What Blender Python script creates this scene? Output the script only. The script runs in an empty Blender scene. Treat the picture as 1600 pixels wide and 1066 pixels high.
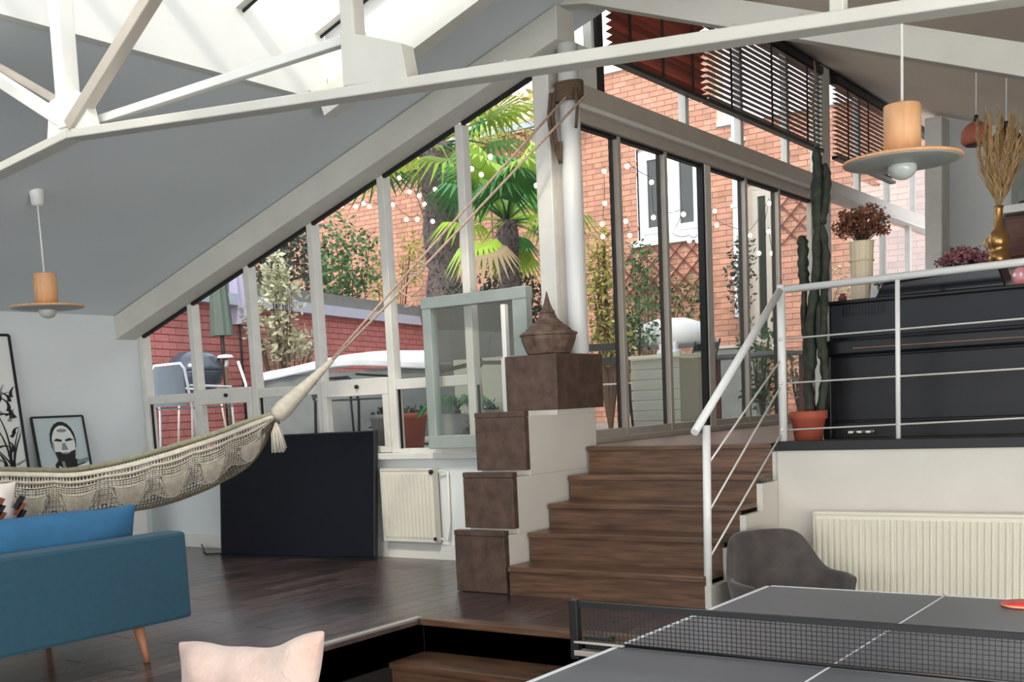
import bpy, bmesh, math, random
import numpy as np
from mathutils import Vector, Matrix
random.seed(7)
PI = math.pi
C = bpy.context.scene.collection
scn = bpy.context.scene

# ------------------------------------------------------------------ camera, sky, sun, exposure
EYE = Vector((0, 0, 1.61)); FPX = 1764.4; CX, CY = 800.0, 849.1
yaw, pit, rol = [math.radians(a) for a in (-35.422, -6.997, -2.707)]
_f = Vector((math.sin(yaw)*math.cos(pit), math.cos(yaw)*math.cos(pit), math.sin(pit)))
_r = Vector((math.cos(yaw), -math.sin(yaw), 0)); _u = _r.cross(_f)
AXR = _r*math.cos(rol) + _u*math.sin(rol); AXU = -_r*math.sin(rol) + _u*math.cos(rol); AXF = _f
cam = bpy.data.cameras.new('camera'); camo = bpy.data.objects.new('camera', cam); C.objects.link(camo)
m = Matrix((AXR, AXU, -AXF)).transposed().to_4x4(); m.translation = EYE; camo.matrix_world = m
cam.sensor_width = 36; cam.lens = 36*FPX/1600; cam.shift_x = 0; cam.shift_y = (CY-533)/1600
cam.clip_start = 0.05; cam.clip_end = 400
scn.camera = camo
scn.view_settings.view_transform = 'Standard'; scn.view_settings.look = 'None'
scn.view_settings.gamma = 1; scn.view_settings.use_curve_mapping = False
scn.view_settings.exposure = 0.38

w = bpy.data.worlds.new('sky'); scn.world = w; w.use_nodes = True
nt = w.node_tree; nt.nodes.clear()
wo = nt.nodes.new('ShaderNodeOutputWorld'); bg = nt.nodes.new('ShaderNodeBackground')
tc = nt.nodes.new('ShaderNodeTexCoord'); sx = nt.nodes.new('ShaderNodeSeparateXYZ'); rp = nt.nodes.new('ShaderNodeValToRGB')
nt.links.new(tc.outputs['Generated'], sx.inputs[0]); nt.links.new(sx.outputs['Z'], rp.inputs[0])
rp.color_ramp.elements[0].color = (0.93, 0.95, 1, 1); rp.color_ramp.elements[1].color = (0.86, 0.93, 1, 1)
nt.links.new(rp.outputs[0], bg.inputs[0]); bg.inputs[1].default_value = 2.1
nt.links.new(bg.outputs[0], wo.inputs[0])

def sun(energy, direction, color, angle):
    l = bpy.data.lights.new('sun', 'SUN'); l.energy = energy; l.color = color; l.angle = math.radians(angle)
    o = bpy.data.objects.new('sun', l); C.objects.link(o)
    o.rotation_euler = Vector(direction).to_track_quat('-Z', 'Y').to_euler()
sun(1.8, (-0.35, 0.75, -0.75), (1, 0.9, 0.74), 6)

def area(name, loc, size, energy, direction, color=(1, 1, 1)):
    l = bpy.data.lights.new(name, 'AREA'); l.shape = 'RECTANGLE'; l.size, l.size_y = size; l.energy = energy; l.color = color
    o = bpy.data.objects.new(name, l); C.objects.link(o); o.location = loc
    o.rotation_euler = Vector(direction).to_track_quat('-Z', 'Y').to_euler()
area('fill_right', (3.1, 1.6, 1.35), (8, 2.3), 430, (-1, 0.12, 0.12), (1, 0.985, 0.96))  # unseen lamp added at the side to lift the left ceiling slope
area('fill_top_rear', (-1.5, -2.2, 4.8), (6, 4), 110, (-0.35, 0.45, -1), (1, 0.98, 0.95))  # extra overhead lamp behind the camera, added to brighten the room
area('fill_rear', (-2.5, -7.5, 2.0), (12, 3.6), 430, (-0.1, 1, 0.12), (0.97, 0.99, 1))  # added fill lamp far behind the camera, no window modelled there
area('fill_top_right', (2.2, 4.6, 4.2), (3, 4), 60, (-0.6, 0.3, -1), (1, 0.95, 0.87))  # unseen lamp added high on the right for more fill

# ------------------------------------------------------------------ helpers
def at(px, py, ax, v):
    d = AXF + AXR*((px-CX)/FPX) - AXU*((py-CY)/FPX)
    k = 'XYZ'.index(ax)
    return EYE + d*((v-EYE[k])/d[k])
def V(*a): return Vector(a)
def lin(c):
    return tuple(((x/255)/12.92 if x/255 <= .04045 else (((x/255)+.055)/1.055)**2.4) for x in c) + (1,)

def mat(name, col, rough=.6, metal=0, var=0.0, scale=8, bump=0.0, bscale=60, spec=.5, rand=0.0, sheen=0, emit=None, stretch=None, col2=None, transl=0):
    m = bpy.data.materials.new(name); m.use_nodes = True; nt = m.node_tree; b = nt.nodes['Principled BSDF']
    b.inputs['Roughness'].default_value = rough; b.inputs['Metallic'].default_value = metal
    b.inputs['Specular IOR Level'].default_value = spec
    if sheen: b.inputs['Sheen Weight'].default_value = sheen
    c = lin(col); L = nt.links.new
    b.inputs['Base Color'].default_value = c
    tco = nt.nodes.new('ShaderNodeTexCoord'); mp = nt.nodes.new('ShaderNodeMapping')
    geo = nt.nodes.new('ShaderNodeNewGeometry'); L(geo.outputs['Position'], mp.inputs[0])
    if stretch: mp.inputs['Scale'].default_value = stretch
    src = None
    if var or col2:
        n = nt.nodes.new('ShaderNodeTexNoise'); n.inputs['Scale'].default_value = scale; n.inputs['Detail'].default_value = 6
        L(mp.outputs[0], n.inputs['Vector'])
        r = nt.nodes.new('ShaderNodeValToRGB'); r.color_ramp.elements[0].position = .32; r.color_ramp.elements[1].position = .68
        c2 = lin(col2) if col2 else tuple(min(1, x*(1+var)) for x in c[:3])+(1,)
        c1 = c if col2 else tuple(x*(1-var) for x in c[:3])+(1,)
        r.color_ramp.elements[0].color = c1; r.color_ramp.elements[1].color = c2
        L(n.outputs['Fac'], r.inputs[0]); src = r.outputs[0]
    if rand:
        oi = nt.nodes.new('ShaderNodeObjectInfo'); ad = nt.nodes.new('ShaderNodeMath'); ad.operation = 'ADD'
        L(oi.outputs['Random'], ad.inputs[0]); L(geo.outputs['Random Per Island'], ad.inputs[1])
        fr = nt.nodes.new('ShaderNodeMath'); fr.operation = 'FRACT'; L(ad.outputs[0], fr.inputs[0])
        mr = nt.nodes.new('ShaderNodeMapRange'); mr.inputs['To Min'].default_value = 1-rand; mr.inputs['To Max'].default_value = 1+rand
        L(fr.outputs[0], mr.inputs[0])
        hs = nt.nodes.new('ShaderNodeHueSaturation'); L(mr.outputs[0], hs.inputs['Value'])
        if src: L(src, hs.inputs['Color'])
        else: hs.inputs['Color'].default_value = c
        src = hs.outputs[0]
    if src: L(src, b.inputs['Base Color'])
    if bump:
        n2 = nt.nodes.new('ShaderNodeTexNoise'); n2.inputs['Scale'].default_value = bscale; n2.inputs['Detail'].default_value = 4
        L(mp.outputs[0], n2.inputs['Vector'])
        bm_ = nt.nodes.new('ShaderNodeBump'); bm_.inputs['Strength'].default_value = bump; bm_.inputs['Distance'].default_value = .01
        L(n2.outputs['Fac'], bm_.inputs['Height']); L(bm_.outputs[0], b.inputs['Normal'])
    if emit:
        b.inputs['Emission Color'].default_value = lin(emit[0]); b.inputs['Emission Strength'].default_value = emit[1]
    if transl:
        t = nt.nodes.new('ShaderNodeBsdfTranslucent'); mx = nt.nodes.new('ShaderNodeMixShader'); mx.inputs[0].default_value = transl
        if src: L(src, t.inputs[0])
        else: t.inputs[0].default_value = c
        out = nt.nodes['Material Output']; L(b.outputs[0], mx.inputs[1]); L(t.outputs[0], mx.inputs[2]); L(mx.outputs[0], out.inputs[0])
    return m

def glassmat(name, refl=1.0, tint=(1, 1, 1)):
    m = bpy.data.materials.new(name); m.use_nodes = True; nt = m.node_tree; nt.nodes.remove(nt.nodes['Principled BSDF'])
    t = nt.nodes.new('ShaderNodeBsdfTransparent'); t.inputs[0].default_value = (*tint, 1)
    g = nt.nodes.new('ShaderNodeBsdfGlossy'); g.inputs['Roughness'].default_value = 0.02
    lw_ = nt.nodes.new('ShaderNodeLayerWeight'); lw_.inputs[0].default_value = .5
    fr = nt.nodes.new('ShaderNodeMath'); fr.operation = 'POWER'; fr.inputs[1].default_value = 5; nt.links.new(lw_.outputs['Facing'], fr.inputs[0])
    mu = nt.nodes.new('ShaderNodeMath'); mu.operation = 'MULTIPLY_ADD'; mu.inputs[1].default_value = .9; mu.inputs[2].default_value = .05*refl
    mx = nt.nodes.new('ShaderNodeMixShader'); nt.links.new(fr.outputs[0], mu.inputs[0]); nt.links.new(mu.outputs[0], mx.inputs[0])
    nt.links.new(t.outputs[0], mx.inputs[1]); nt.links.new(g.outputs[0], mx.inputs[2]); nt.links.new(mx.outputs[0], nt.nodes['Material Output'].inputs[0])
    return m

ORG = {}
class MB:
    def __init__(s): s.v = []; s.f = []; s.sm = []
    def add(s, vs, fs, sm=False):
        n = len(s.v); s.v += [Vector(v) for v in vs]; s.f += [tuple(i+n for i in f) for f in fs]; s.sm += [sm]*len(fs); return s
    def box(s, a, b):
        x0, x1 = sorted((a[0], b[0])); y0, y1 = sorted((a[1], b[1])); z0, z1 = sorted((a[2], b[2]))
        return s.add([(x0,y0,z0),(x1,y0,z0),(x1,y1,z0),(x0,y1,z0),(x0,y0,z1),(x1,y0,z1),(x1,y1,z1),(x0,y1,z1)],
                     [(0,3,2,1),(4,5,6,7),(0,1,5,4),(1,2,6,5),(2,3,7,6),(3,0,4,7)])
    def bar(s, a, b, w, h, up=(0,0,1)):
        a, b = Vector(a), Vector(b); d = (b-a).normalized(); x = d.cross(Vector(up))
        if x.length < 1e-4: x = d.cross(Vector((0,1,0)))
        x.normalize(); y = x.cross(d).normalized(); x *= w/2; y *= h/2
        return s.add([a-x-y, a+x-y, a+x+y, a-x+y, b-x-y, b+x-y, b+x+y, b-x+y],
                     [(0,1,2,3),(7,6,5,4),(0,4,5,1),(1,5,6,2),(2,6,7,3),(3,7,4,0)])
    def tube(s, pts, r, seg=8, cap=True):
        pts = [Vector(p) for p in pts]; n = len(pts); rr = r if isinstance(r, (list, tuple)) else [r]*n
        vs = []; px = None
        for i, p in enumerate(pts):
            d = (pts[min(i+1, n-1)]-pts[max(i-1, 0)]).normalized()
            if px is None:
                x = d.cross(Vector((0,0,1)));
                if x.length < 1e-3: x = d.cross(Vector((1,0,0)))
            else: x = px - d*px.dot(d)
            x.normalize(); px = x; y = d.cross(x)
            for k in range(seg):
                t = 2*PI*k/seg; vs.append(p + (x*math.cos(t)+y*math.sin(t))*rr[i])
        fs = [(i*seg+k, i*seg+(k+1)%seg, (i+1)*seg+(k+1)%seg, (i+1)*seg+k) for i in range(n-1) for k in range(seg)]
        s.add(vs, fs, True)
        if cap:
            b = len(s.v)-n*seg; s.f += [tuple(b+k for k in range(seg))[::-1], tuple(b+(n-1)*seg+k for k in range(seg))]; s.sm += [False, False]
        return s
    def lathe(s, c, prof, seg=24, sq=None):
        c = Vector(c); vs = []
        for r, z in prof:
            for k in range(seg):
                t = 2*PI*k/seg; vs.append(c + Vector((r*math.cos(t), r*math.sin(t), z)))
        n = len(prof)
        fs = [(i*seg+k, i*seg+(k+1)%seg, (i+1)*seg+(k+1)%seg, (i+1)*seg+k) for i in range(n-1) for k in range(seg)]
        s.add(vs, fs, True); b = len(s.v)-n*seg
        if prof[0][0] > 1e-4: s.f.append(tuple(b+k for k in range(seg))[::-1]); s.sm.append(False)
        if prof[-1][0] > 1e-4: s.f.append(tuple(b+(n-1)*seg+k for k in range(seg))); s.sm.append(False)
        return s
    def prism(s, poly, d):
        d = Vector(d); n = len(poly); poly = [Vector(p) for p in poly]
        return s.add(poly+[p+d for p in poly], [tuple(range(n))[::-1], tuple(range(n, 2*n))]+[(i, (i+1)%n, n+(i+1)%n, n+i) for i in range(n)])
    def ball(s, c, r, seg=10, rings=6):
        r = Vector(r) if hasattr(r, '__len__') else Vector((r, r, r))
        vs = []; c = Vector(c)
        for i in range(rings+1):
            t = PI*i/rings
            for k in range(seg):
                p = 2*PI*k/seg; vs.append(c+Vector((r[0]*math.sin(t)*math.cos(p), r[1]*math.sin(t)*math.sin(p), r[2]*math.cos(t))))
        return s.add(vs, [(i*seg+k, (i+1)*seg+k, (i+1)*seg+(k+1)%seg, i*seg+(k+1)%seg) for i in range(rings) for k in range(seg)], True)
    def grid(s, nu, nv, fn, close=False):
        vs = [fn(i/nu, j/nv) for i in range(nu+1) for j in range(nv+1)]
        return s.add(vs, [(i*(nv+1)+j, i*(nv+1)+j+1, (i+1)*(nv+1)+j+1, (i+1)*(nv+1)+j) for i in range(nu) for j in range(nv)], True)
    def build(s, name, m, parent=None, bevel=0, thick=0, sub=0, **tags):
        if parent is not None: org = ORG[parent.name]
        else:
            a = np.array([v[:] for v in s.v]); lo, hi = a.min(0), a.max(0); org = Vector(((lo[0]+hi[0])/2, (lo[1]+hi[1])/2, lo[2]))
        me = bpy.data.meshes.new(name); me.from_pydata([(v-org)[:] for v in s.v], [], s.f)
        me.polygons.foreach_set('use_smooth', s.sm); me.materials.append(m)
        bm = bmesh.new(); bm.from_mesh(me); bmesh.ops.remove_doubles(bm, verts=bm.verts, dist=1e-6)
        if not thick: bmesh.ops.recalc_face_normals(bm, faces=bm.faces)
        bm.to_mesh(me); bm.free(); me.update()
        o = bpy.data.objects.new(name, me); C.objects.link(o); ORG[o.name] = org
        if parent is not None: o.parent = parent
        else: o.location = org
        if thick:
            q = o.modifiers.new('s', 'SOLIDIFY'); q.thickness = thick; q.offset = 0
        if sub:
            q = o.modifiers.new('u', 'SUBSURF'); q.levels = sub; q.render_levels = sub
        if bevel:
            q = o.modifiers.new('b', 'BEVEL'); q.width = bevel; q.segments = 2; q.limit_method = 'ANGLE'; q.angle_limit = math.radians(40)
        for k, v in tags.items(): o[k] = v
        return o
def thing(name, label, cat, loc, group=None, kind=None):
    o = bpy.data.objects.new(name, None); C.objects.link(o); o.location = loc; o.empty_display_size = .1
    ORG[o.name] = Vector(loc)
    if label: o['label'] = label; o['category'] = cat
    if group: o['group'] = group
    if kind: o['kind'] = kind
    return o
def tag(o, label, cat, group=None):
    o['label'] = label; o['category'] = cat
    if group: o['group'] = group
    return o
def piece(src_mesh, name, parent, loc, rot=None):
    o = bpy.data.objects.new(name, src_mesh); C.objects.link(o); o.parent = parent
    o.location = Vector(loc)-ORG[parent.name]
    if rot: o.rotation_euler = rot
    return o
def mesh_of(mb, name, m):
    me = bpy.data.meshes.new(name); me.from_pydata([v[:] for v in mb.v], [], mb.f); me.polygons.foreach_set('use_smooth', mb.sm); me.materials.append(m)
    bm = bmesh.new(); bm.from_mesh(me); bmesh.ops.recalc_face_normals(bm, faces=bm.faces); bm.to_mesh(me); bm.free()
    return me
def copy_tree(root, loc, label=None):
    r = root.copy(); C.objects.link(r); r.location = loc
    if label: r['label'] = label
    ORG[r.name] = Vector(loc)
    for ch in root.children:
        c = ch.copy(); C.objects.link(c); c.parent = r
        for g in ch.children:
            d = g.copy(); C.objects.link(d); d.parent = c
    return r

# ------------------------------------------------------------------ materials
M = dict(
 white=mat('white_paint', (222,222,216), .55, var=.04, scale=3, bump=.05, bscale=90),
 wallw=mat('wall_white', (222,227,228), .7, var=.03, scale=1.5, bump=.04),
 cream=mat('cream_plaster', (208,203,192), .7, var=.04, scale=3, bump=.05),
 ceil=mat('ceiling_grey', (208,216,219), .75, var=.04, scale=.8),
 ceilr=mat('ceiling_taupe', (224,214,200), .75, var=.04, scale=.8),
 beam=mat('beam_white', (202,200,190), .55, var=.05, scale=4),
 frame=mat('frame_white', (214,212,205), .45, var=.05, scale=10),
 sash=mat('frame_grey_green', (150,160,156), .45, var=.05, scale=10),
 seal=mat('seal_black', (14,14,15), .6),
 alu=mat('aluminium_grey', (186,178,166), .4, .2, var=.05),
 glass=glassmat('glass', 1.0), glass2=glassmat('glass_sash', 2.2, (.9,.92,.9)),
 plank=mat('floor_plank', (48,39,38), .22, col2=(96,80,76), scale=5, stretch=(14,1,1), bump=.12, bscale=40, rand=.34, spec=.6),
 plankx=mat('deck_plank', (104,80,64), .32, col2=(140,110,90), scale=5, stretch=(14,1,1), bump=.1, bscale=30, rand=.15),
 stair=mat('stair_wood', (74,51,37), .36, col2=(114,84,62), scale=4, stretch=(1,3,12), bump=.1, bscale=30, rand=.12),
 cube=mat('brown_cladding', (70,52,44), .65, col2=(96,75,62), scale=14, bump=.2, bscale=120, rand=.06),
 lantern=mat('lantern_brown', (84,64,52), .6, col2=(122,98,82), scale=20, bump=.4, bscale=70),
 under=mat('subfloor_dark', (28,24,23), .8),
 black=mat('black_gloss', (16,18,26), .12, spec=.6), blackm=mat('black_matt', (22,22,24), .5),
 screen=mat('tv_screen', (10,12,24), .18, spec=.2),
 piano=mat('piano_black', (20,21,24), .35, spec=.25, var=.15, scale=3), pianot=mat('piano_panel_grey', (42,45,50), .5, spec=.25, var=.08, scale=4),
 pitwall=mat('pit_wall_black', (34,31,34), .45),
 rad=mat('radiator_cream', (224,219,200), .45), radw=mat('radiator_white', (214,212,200), .45),
 steel=mat('railing_white', (228,228,224), .35), wire=mat('cable_steel', (225,220,212), .3, .3),
 sofa=mat('sofa_blue', (34,74,92), .85, var=.07, scale=30, bump=.25, bscale=400, sheen=.1), sofac=mat('sofa_cushion_blue', (42,98,136), .8, var=.08, scale=12, bump=.2, bscale=300),
 leg=mat('leg_oak', (168,112,80), .5, var=.15, scale=20),
 pink=mat('pillow_pink', (206,172,156), .8, col2=(226,200,186), scale=7, bump=.5, bscale=60, sheen=.4),
 lampwood=mat('lamp_wood', (208,154,108), .5, col2=(222,172,126), scale=6, stretch=(6,6,1)), dish=mat('lamp_dish_grey', (150,156,150), .4),
 bulb=mat('bulb_glass', (182,188,180), .15), cord=mat('cord_white', (232,232,228), .5),
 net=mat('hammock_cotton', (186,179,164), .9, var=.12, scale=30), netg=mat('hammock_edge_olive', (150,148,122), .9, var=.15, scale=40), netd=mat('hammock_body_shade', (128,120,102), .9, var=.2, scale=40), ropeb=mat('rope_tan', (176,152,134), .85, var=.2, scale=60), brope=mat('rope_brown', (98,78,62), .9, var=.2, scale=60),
 table=mat('table_top_slate', (96,99,103), .38, var=.05, scale=2), line=mat('line_white', (235,236,238), .4), tmetal=mat('table_metal_black', (20,20,22), .4), tnet=mat('net_black', (38,38,42), .7),
 red=mat('bat_red', (206,60,60), .4), chair=mat('chair_velvet', (68,61,57), .75, var=.25, scale=14, sheen=.3),
 terra=mat('terracotta', (168,82,60), .75, var=.12, scale=12), cactus=mat('cactus_green', (30,36,28), .8, col2=(56,62,48), scale=24, bump=.3),
 soil=mat('soil', (50,38,30), .9), vase=mat('vase_cream', (226,210,180), .6), brass=mat('brass', (176,138,84), .3, .8, var=.1),
 pampas=mat('pampas_straw', (206,176,130), .9, var=.15, scale=30, rand=.2, transl=.2), dried=mat('dried_flower', (140,92,70), .9, rand=.5, var=.3, scale=30, transl=.2), driedp=mat('dried_pink', (164,112,118), .9, rand=.45, transl=.2),
 dwood=mat('cabinet_dark_wood', (70,36,24), .4, col2=(104,56,36), scale=8, stretch=(1,1,8)), grey=mat('grey_box', (150,156,150), .6),
 blind=mat('blind_redbrown', (158,84,64), .5, rand=.35, transl=.4), blindd=mat('blind_dark', (58,42,38), .5, rand=.1), btape=mat('blind_tape', (50,34,32), .8),
 copper=mat('copper_clay', (176,96,76), .6),
 brick=mat('brick_orange', (190,140,118), .85, var=.12, scale=9, rand=.16, bump=.3, bscale=50), brickr=mat('brick_painted_red', (180,108,104), .75, var=.1, scale=6, rand=.07, bump=.2),
 mortar=mat('mortar', (196,172,154), .9), mortarr=mat('mortar_red', (158,92,88), .9),
 zinc=mat('coping_zinc', (176,190,212), .4, .2), roof=mat('roof_tile_pink', (216,170,160), .8, rand=.12, var=.15), ground=mat('terrace_stone', (128,120,112), .8, var=.15, scale=3, bump=.1), 
 bark=mat('palm_bark', (74,64,66), .95, col2=(112,100,96), scale=30, bump=.8, bscale=60), frond=mat('palm_leaf', (158,190,66), .55, rand=.45, var=.2, scale=2, transl=.35), frondd=mat('palm_leaf_dark', (62,128,64), .5, rand=.45, transl=.3), deadf=mat('palm_leaf_dead', (140,122,92), .8, rand=.3),
 leaf=mat('leaf_green', (70,104,58), .6, rand=.45, transl=.25), leafd=mat('leaf_dark', (52,66,52), .6, rand=.4, transl=.2), leafv=mat('leaf_variegated', (176,176,146), .6, rand=.4, transl=.2), leafy=mat('leaf_yellow', (168,164,88), .6, rand=.45, transl=.25),
 stem=mat('stem', (92,74,58), .9), canvas=mat('canvas_white', (226,230,232), .8, var=.03, transl=.3), canvasg=mat('canvas_grey', (150,148,138), .8, transl=.2), canvasc=mat('canvas_cream', (232,232,216), .8, transl=.5),
 pgreen=mat('parasol_green', (84,96,88), .8), plav=mat('cloth_lavender', (190,184,210), .8, transl=.3), garden=mat('garden_grey', (108,112,110), .7, var=.1), gmetal=mat('garden_metal', (50,48,50), .4, .5), gwhite=mat('garden_white_metal', (220,220,222), .4), mesh=mat('chair_mesh_grey', (82,92,100), .7), grill=mat('grill_enamel', (54,62,76), .2),
 dglass=mat('dark_window_glass', (44,50,46), .08, spec=.8), hwhite=mat('house_window_white', (222,228,234), .5), trellis=mat('trellis_wood', (120,66,52), .7), print=mat('print_paper', (196,208,210), .5), ink=mat('print_ink', (26,26,28), .5), inkg=mat('print_grey', (140,144,146), .5), paper=mat('print_white', (232,234,230), .5),
 pat1=mat('cushion_rust', (120,62,44), .9), patw=mat('cushion_white', (226,218,208), .9), lightb=mat('string_bulb', (255,250,235), .3, emit=((255,244,222), 2.2)),
 pot=mat('pot_grey', (150,150,146), .7),
)

# ------------------------------------------------------------------ STRUCTURE
ZM, ZD = .53, 1.325           # middle floor and upper deck levels (pit floor = 0)
YW, XD, XL = 6.27, -3.9, -8.35   # window wall, sliding-door wall, left wall
def roofz(x): return 2.544 + .3246*(x+8.263)
def roofr(x): return 4.65 - .35*(x+3.9)

fl = MB().box((XL-.1, -8, ZM-.2), (-3.76, YW+.1, ZM-.022)).box((-3.76, 4.45, ZM-.2), (-2.5, YW+.1, ZM-.022)).build('floor', M['under'], kind='structure')
pm = mesh_of(MB().box((-.0685, -.7, -.022), (.0685, .7, 0)), 'plank', M['plank'])
y_end = lambda x: 4.45 if x > -3.78 else -.2
x = XL+.07; k = 0
while x < -2.53:
    y = 6.27-.7-random.random()*.1 - (k % 3)*.0; first = True
    y = 5.55 + [0, .47, -.47][k % 3]
    lo = y_end(x+.0)
    # starting piece clipped against the wall
    pieces = []
    yy = 6.25; n = 0
    L0 = [1.4, .93, .46][k % 3]
    while yy > lo+.02:
        L = L0 if n == 0 else 1.4
        y0 = max(yy-L, lo); pieces.append((y0, yy)); yy = y0-.003; n += 1
    for (a, b) in pieces:
        o = piece(pm, 'plank', fl, (x, (a+b)/2, ZM)); o.scale = (1, (b-a-.003)/1.4, 1)
    x += .14; k += 1
fp = MB().box((-3.9, -8, -.1), (3.2, 6.2, 0)).build('floor_pit', M['under'], kind='structure')
pw = MB().box((-3.86, -.2, 0), (-3.76, 4.45, ZM-.022)).build('trim_1', M['pitwall'], kind='structure')
MB().box((-3.80, -.2, ZM-.022), (-3.76, 4.45, ZM+.004)).build('trim_2', M['alu'], kind='structure')
# pit stairs
ps = thing('pit_stairs', 'dark wooden steps going down from the landing into the sunken floor', 'stairs', (-3.1, 4.2, 0))
for i in range(3):
    zt = ZM-.177*i; yb = 4.45-.27*i
    if i: MB().box((-3.755, yb-.02, zt-.035), (-2.45, yb+.27, zt)).build('tread', M['stair'], ps, bevel=.004)
    MB().box((-3.755, yb, zt-.177), (-2.45, yb+.02, zt-.036 if i else zt-.03)).build('riser', M['stair'], ps)
MB().box((-3.755, 4.40, ZM-.03), (-2.45, 4.49, ZM+.004)).build('tread', M['stair'], ps, bevel=.004)
MB().box((-2.53, 4.45, 0), (-2.45, 5.2, ZM-.03)).build('side_panel', M['cream'], ps)

# left wall, ceiling, window wall below the sill
MB().box((XL-.15, -8, ZM-.1), (XL, YW+.1, roofz(XL)+.02)).build('wall_left', M['wallw'], kind='structure')
MB().box((XL, -.3, ZM), (XL+.02, YW, ZM+.11)).build('baseboard_left', M['white'], kind='structure')
SILL = 1.30
ww = MB().box((XL, YW, ZM-.1), (-3.95, YW+.22, SILL)).build('wall_window_side', M['wallw'], kind='structure')
MB().box((XL, YW-.02, ZM), (-4.13, YW, ZM+.11)).build('baseboard_window_side', M['white'], kind='structure')
MB().box((XL, YW-.07, SILL-.045), (-4.13, YW+.25, SILL)).build('trim_3', M['white'], kind='structure', bevel=.006)

# left roof slope with skylight opening (x -5.1..-2.95, y -.8..5.42)
SX0, SX1, SY0, SY1 = -5.1, -2.98, .2, 5.42
def slab(xa, xb, ya, yb, fn, t=.12):
    return [(xa,ya,fn(xa)),(xb,ya,fn(xb)),(xb,yb,fn(xb)),(xa,yb,fn(xa))], t
cl = MB()
for (xa, xb, ya, yb) in [(XL-.1, SX0, -8, YW+.2), (SX0, SX1, SY1, YW+.2), (SX0, SX1, -8, SY0), (SX1, -2.88, -8, YW+.2)]:
    p, t = slab(xa, xb, ya, yb, roofz); cl.prism(p, (0, 0, t))
cl.build('ceiling', M['ceil'], kind='structure')
cr = MB()
for (xa, xb, ya, yb) in [(-2.88, .2, -8, YW), (2.4, 3.2, -8, YW), (.2, 2.4, 3.6, YW), (.2, 2.4, -8, -4)]:
    p, t = slab(xa, xb, ya, yb, roofr); cr.prism(p, (0, 0, t))
p, t = slab(-3.95, 3.2, YW, 15.2, roofr); cr.prism(p, (0, 0, t))
cr.build('ceiling_right', M['ceilr'], kind='structure')
MB().prism([(-3.9,YW,roofz(-3.9)+.1),(-2.88,YW,roofz(-2.88)+.1),(-2.88,YW,roofr(-2.88)),(-3.9,YW,roofr(-3.9))], (0,.1,0)).build('wall_gable', M['ceilr'], kind='structure')
# skylight: curb, bars, panes
sk = thing('window_2', None, None, (-4, 2.7, 3.7), kind='structure')
CH = .42
cb = MB()
def cf(x): return roofz(x)-.03
cb.prism([(SX0-.05,SY0,cf(SX0)),(SX0+.012,SY0,cf(SX0)),(SX0+.012,SY0,cf(SX0)+CH),(SX0-.05,SY0,cf(SX0)+CH)], (0,SY1-SY0-.02,0))
cb.prism([(SX0+.012,SY1-.015,cf(SX0)),(SX1,SY1-.015,cf(SX1)),(SX1,SY1-.015,cf(SX1)+CH),(SX0+.012,SY1-.015,cf(SX0)+CH)], (0,.06,0))
cb.build('curb', M['white'], sk)
MB().bar((SX0,SY1-.03,cf(SX0)-.02),(SX1,SY1-.03,cf(SX1)-.02),.1,.16).build('frame', M['beam'], sk)
for i in range(9):
    y = SY0+.12+(SY1-SY0-.2)*i/8
    MB().bar((SX0,y,cf(SX0)+CH),(SX1,y,cf(SX1)+CH),.05,.07).build('glazing_bar', M['frame'], sk)
    MB().bar((SX0,y+.03,cf(SX0)+CH-.04),(SX1,y+.03,cf(SX1)+CH-.04),.012,.02).build('seal', M['seal'], sk)
    if i < 8:
        y2 = SY0+.12+(SY1-SY0-.2)*(i+1)/8
        MB().add([(SX0,y+.02,cf(SX0)+CH+.01),(SX1,y+.02,cf(SX1)+CH+.01),(SX1,y2-.02,cf(SX1)+CH+.01),(SX0,y2-.02,cf(SX0)+CH+.01)],[(0,1,2,3)]).build('pane', M['glass'], sk)
MB().bar((SX1,SY0,cf(SX1)+.1),(SX1,SY1,cf(SX1)+.1),.14,.3).build('ridge_beam', M['white'], sk)

# rafter along the window wall, right-hand rafter
ra = MB().prism([(-8.35,6.06,roofz(-8.35)-.005),(-3.8,6.06,roofz(-3.8)-.005),(-3.8,6.06,roofz(-3.8)-.20),(-8.35,6.06,roofz(-8.35)-.20)], (0,.21,0))
ra.build('trim_4', M['beam'], kind='structure', bevel=.006)
rb = MB().prism([(-3.85,6.1,4.20),(-1.187,6.1,3.22),(1.5,6.1,2.26),(1.5,6.1,2.06),(-1.185,6.1,3.06),(-3.615,6.1,3.961),(-3.85,6.1,4.0)], (0,.12,0))
rb.build('trim_5', M['beam'], kind='structure', bevel=.004)

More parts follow.
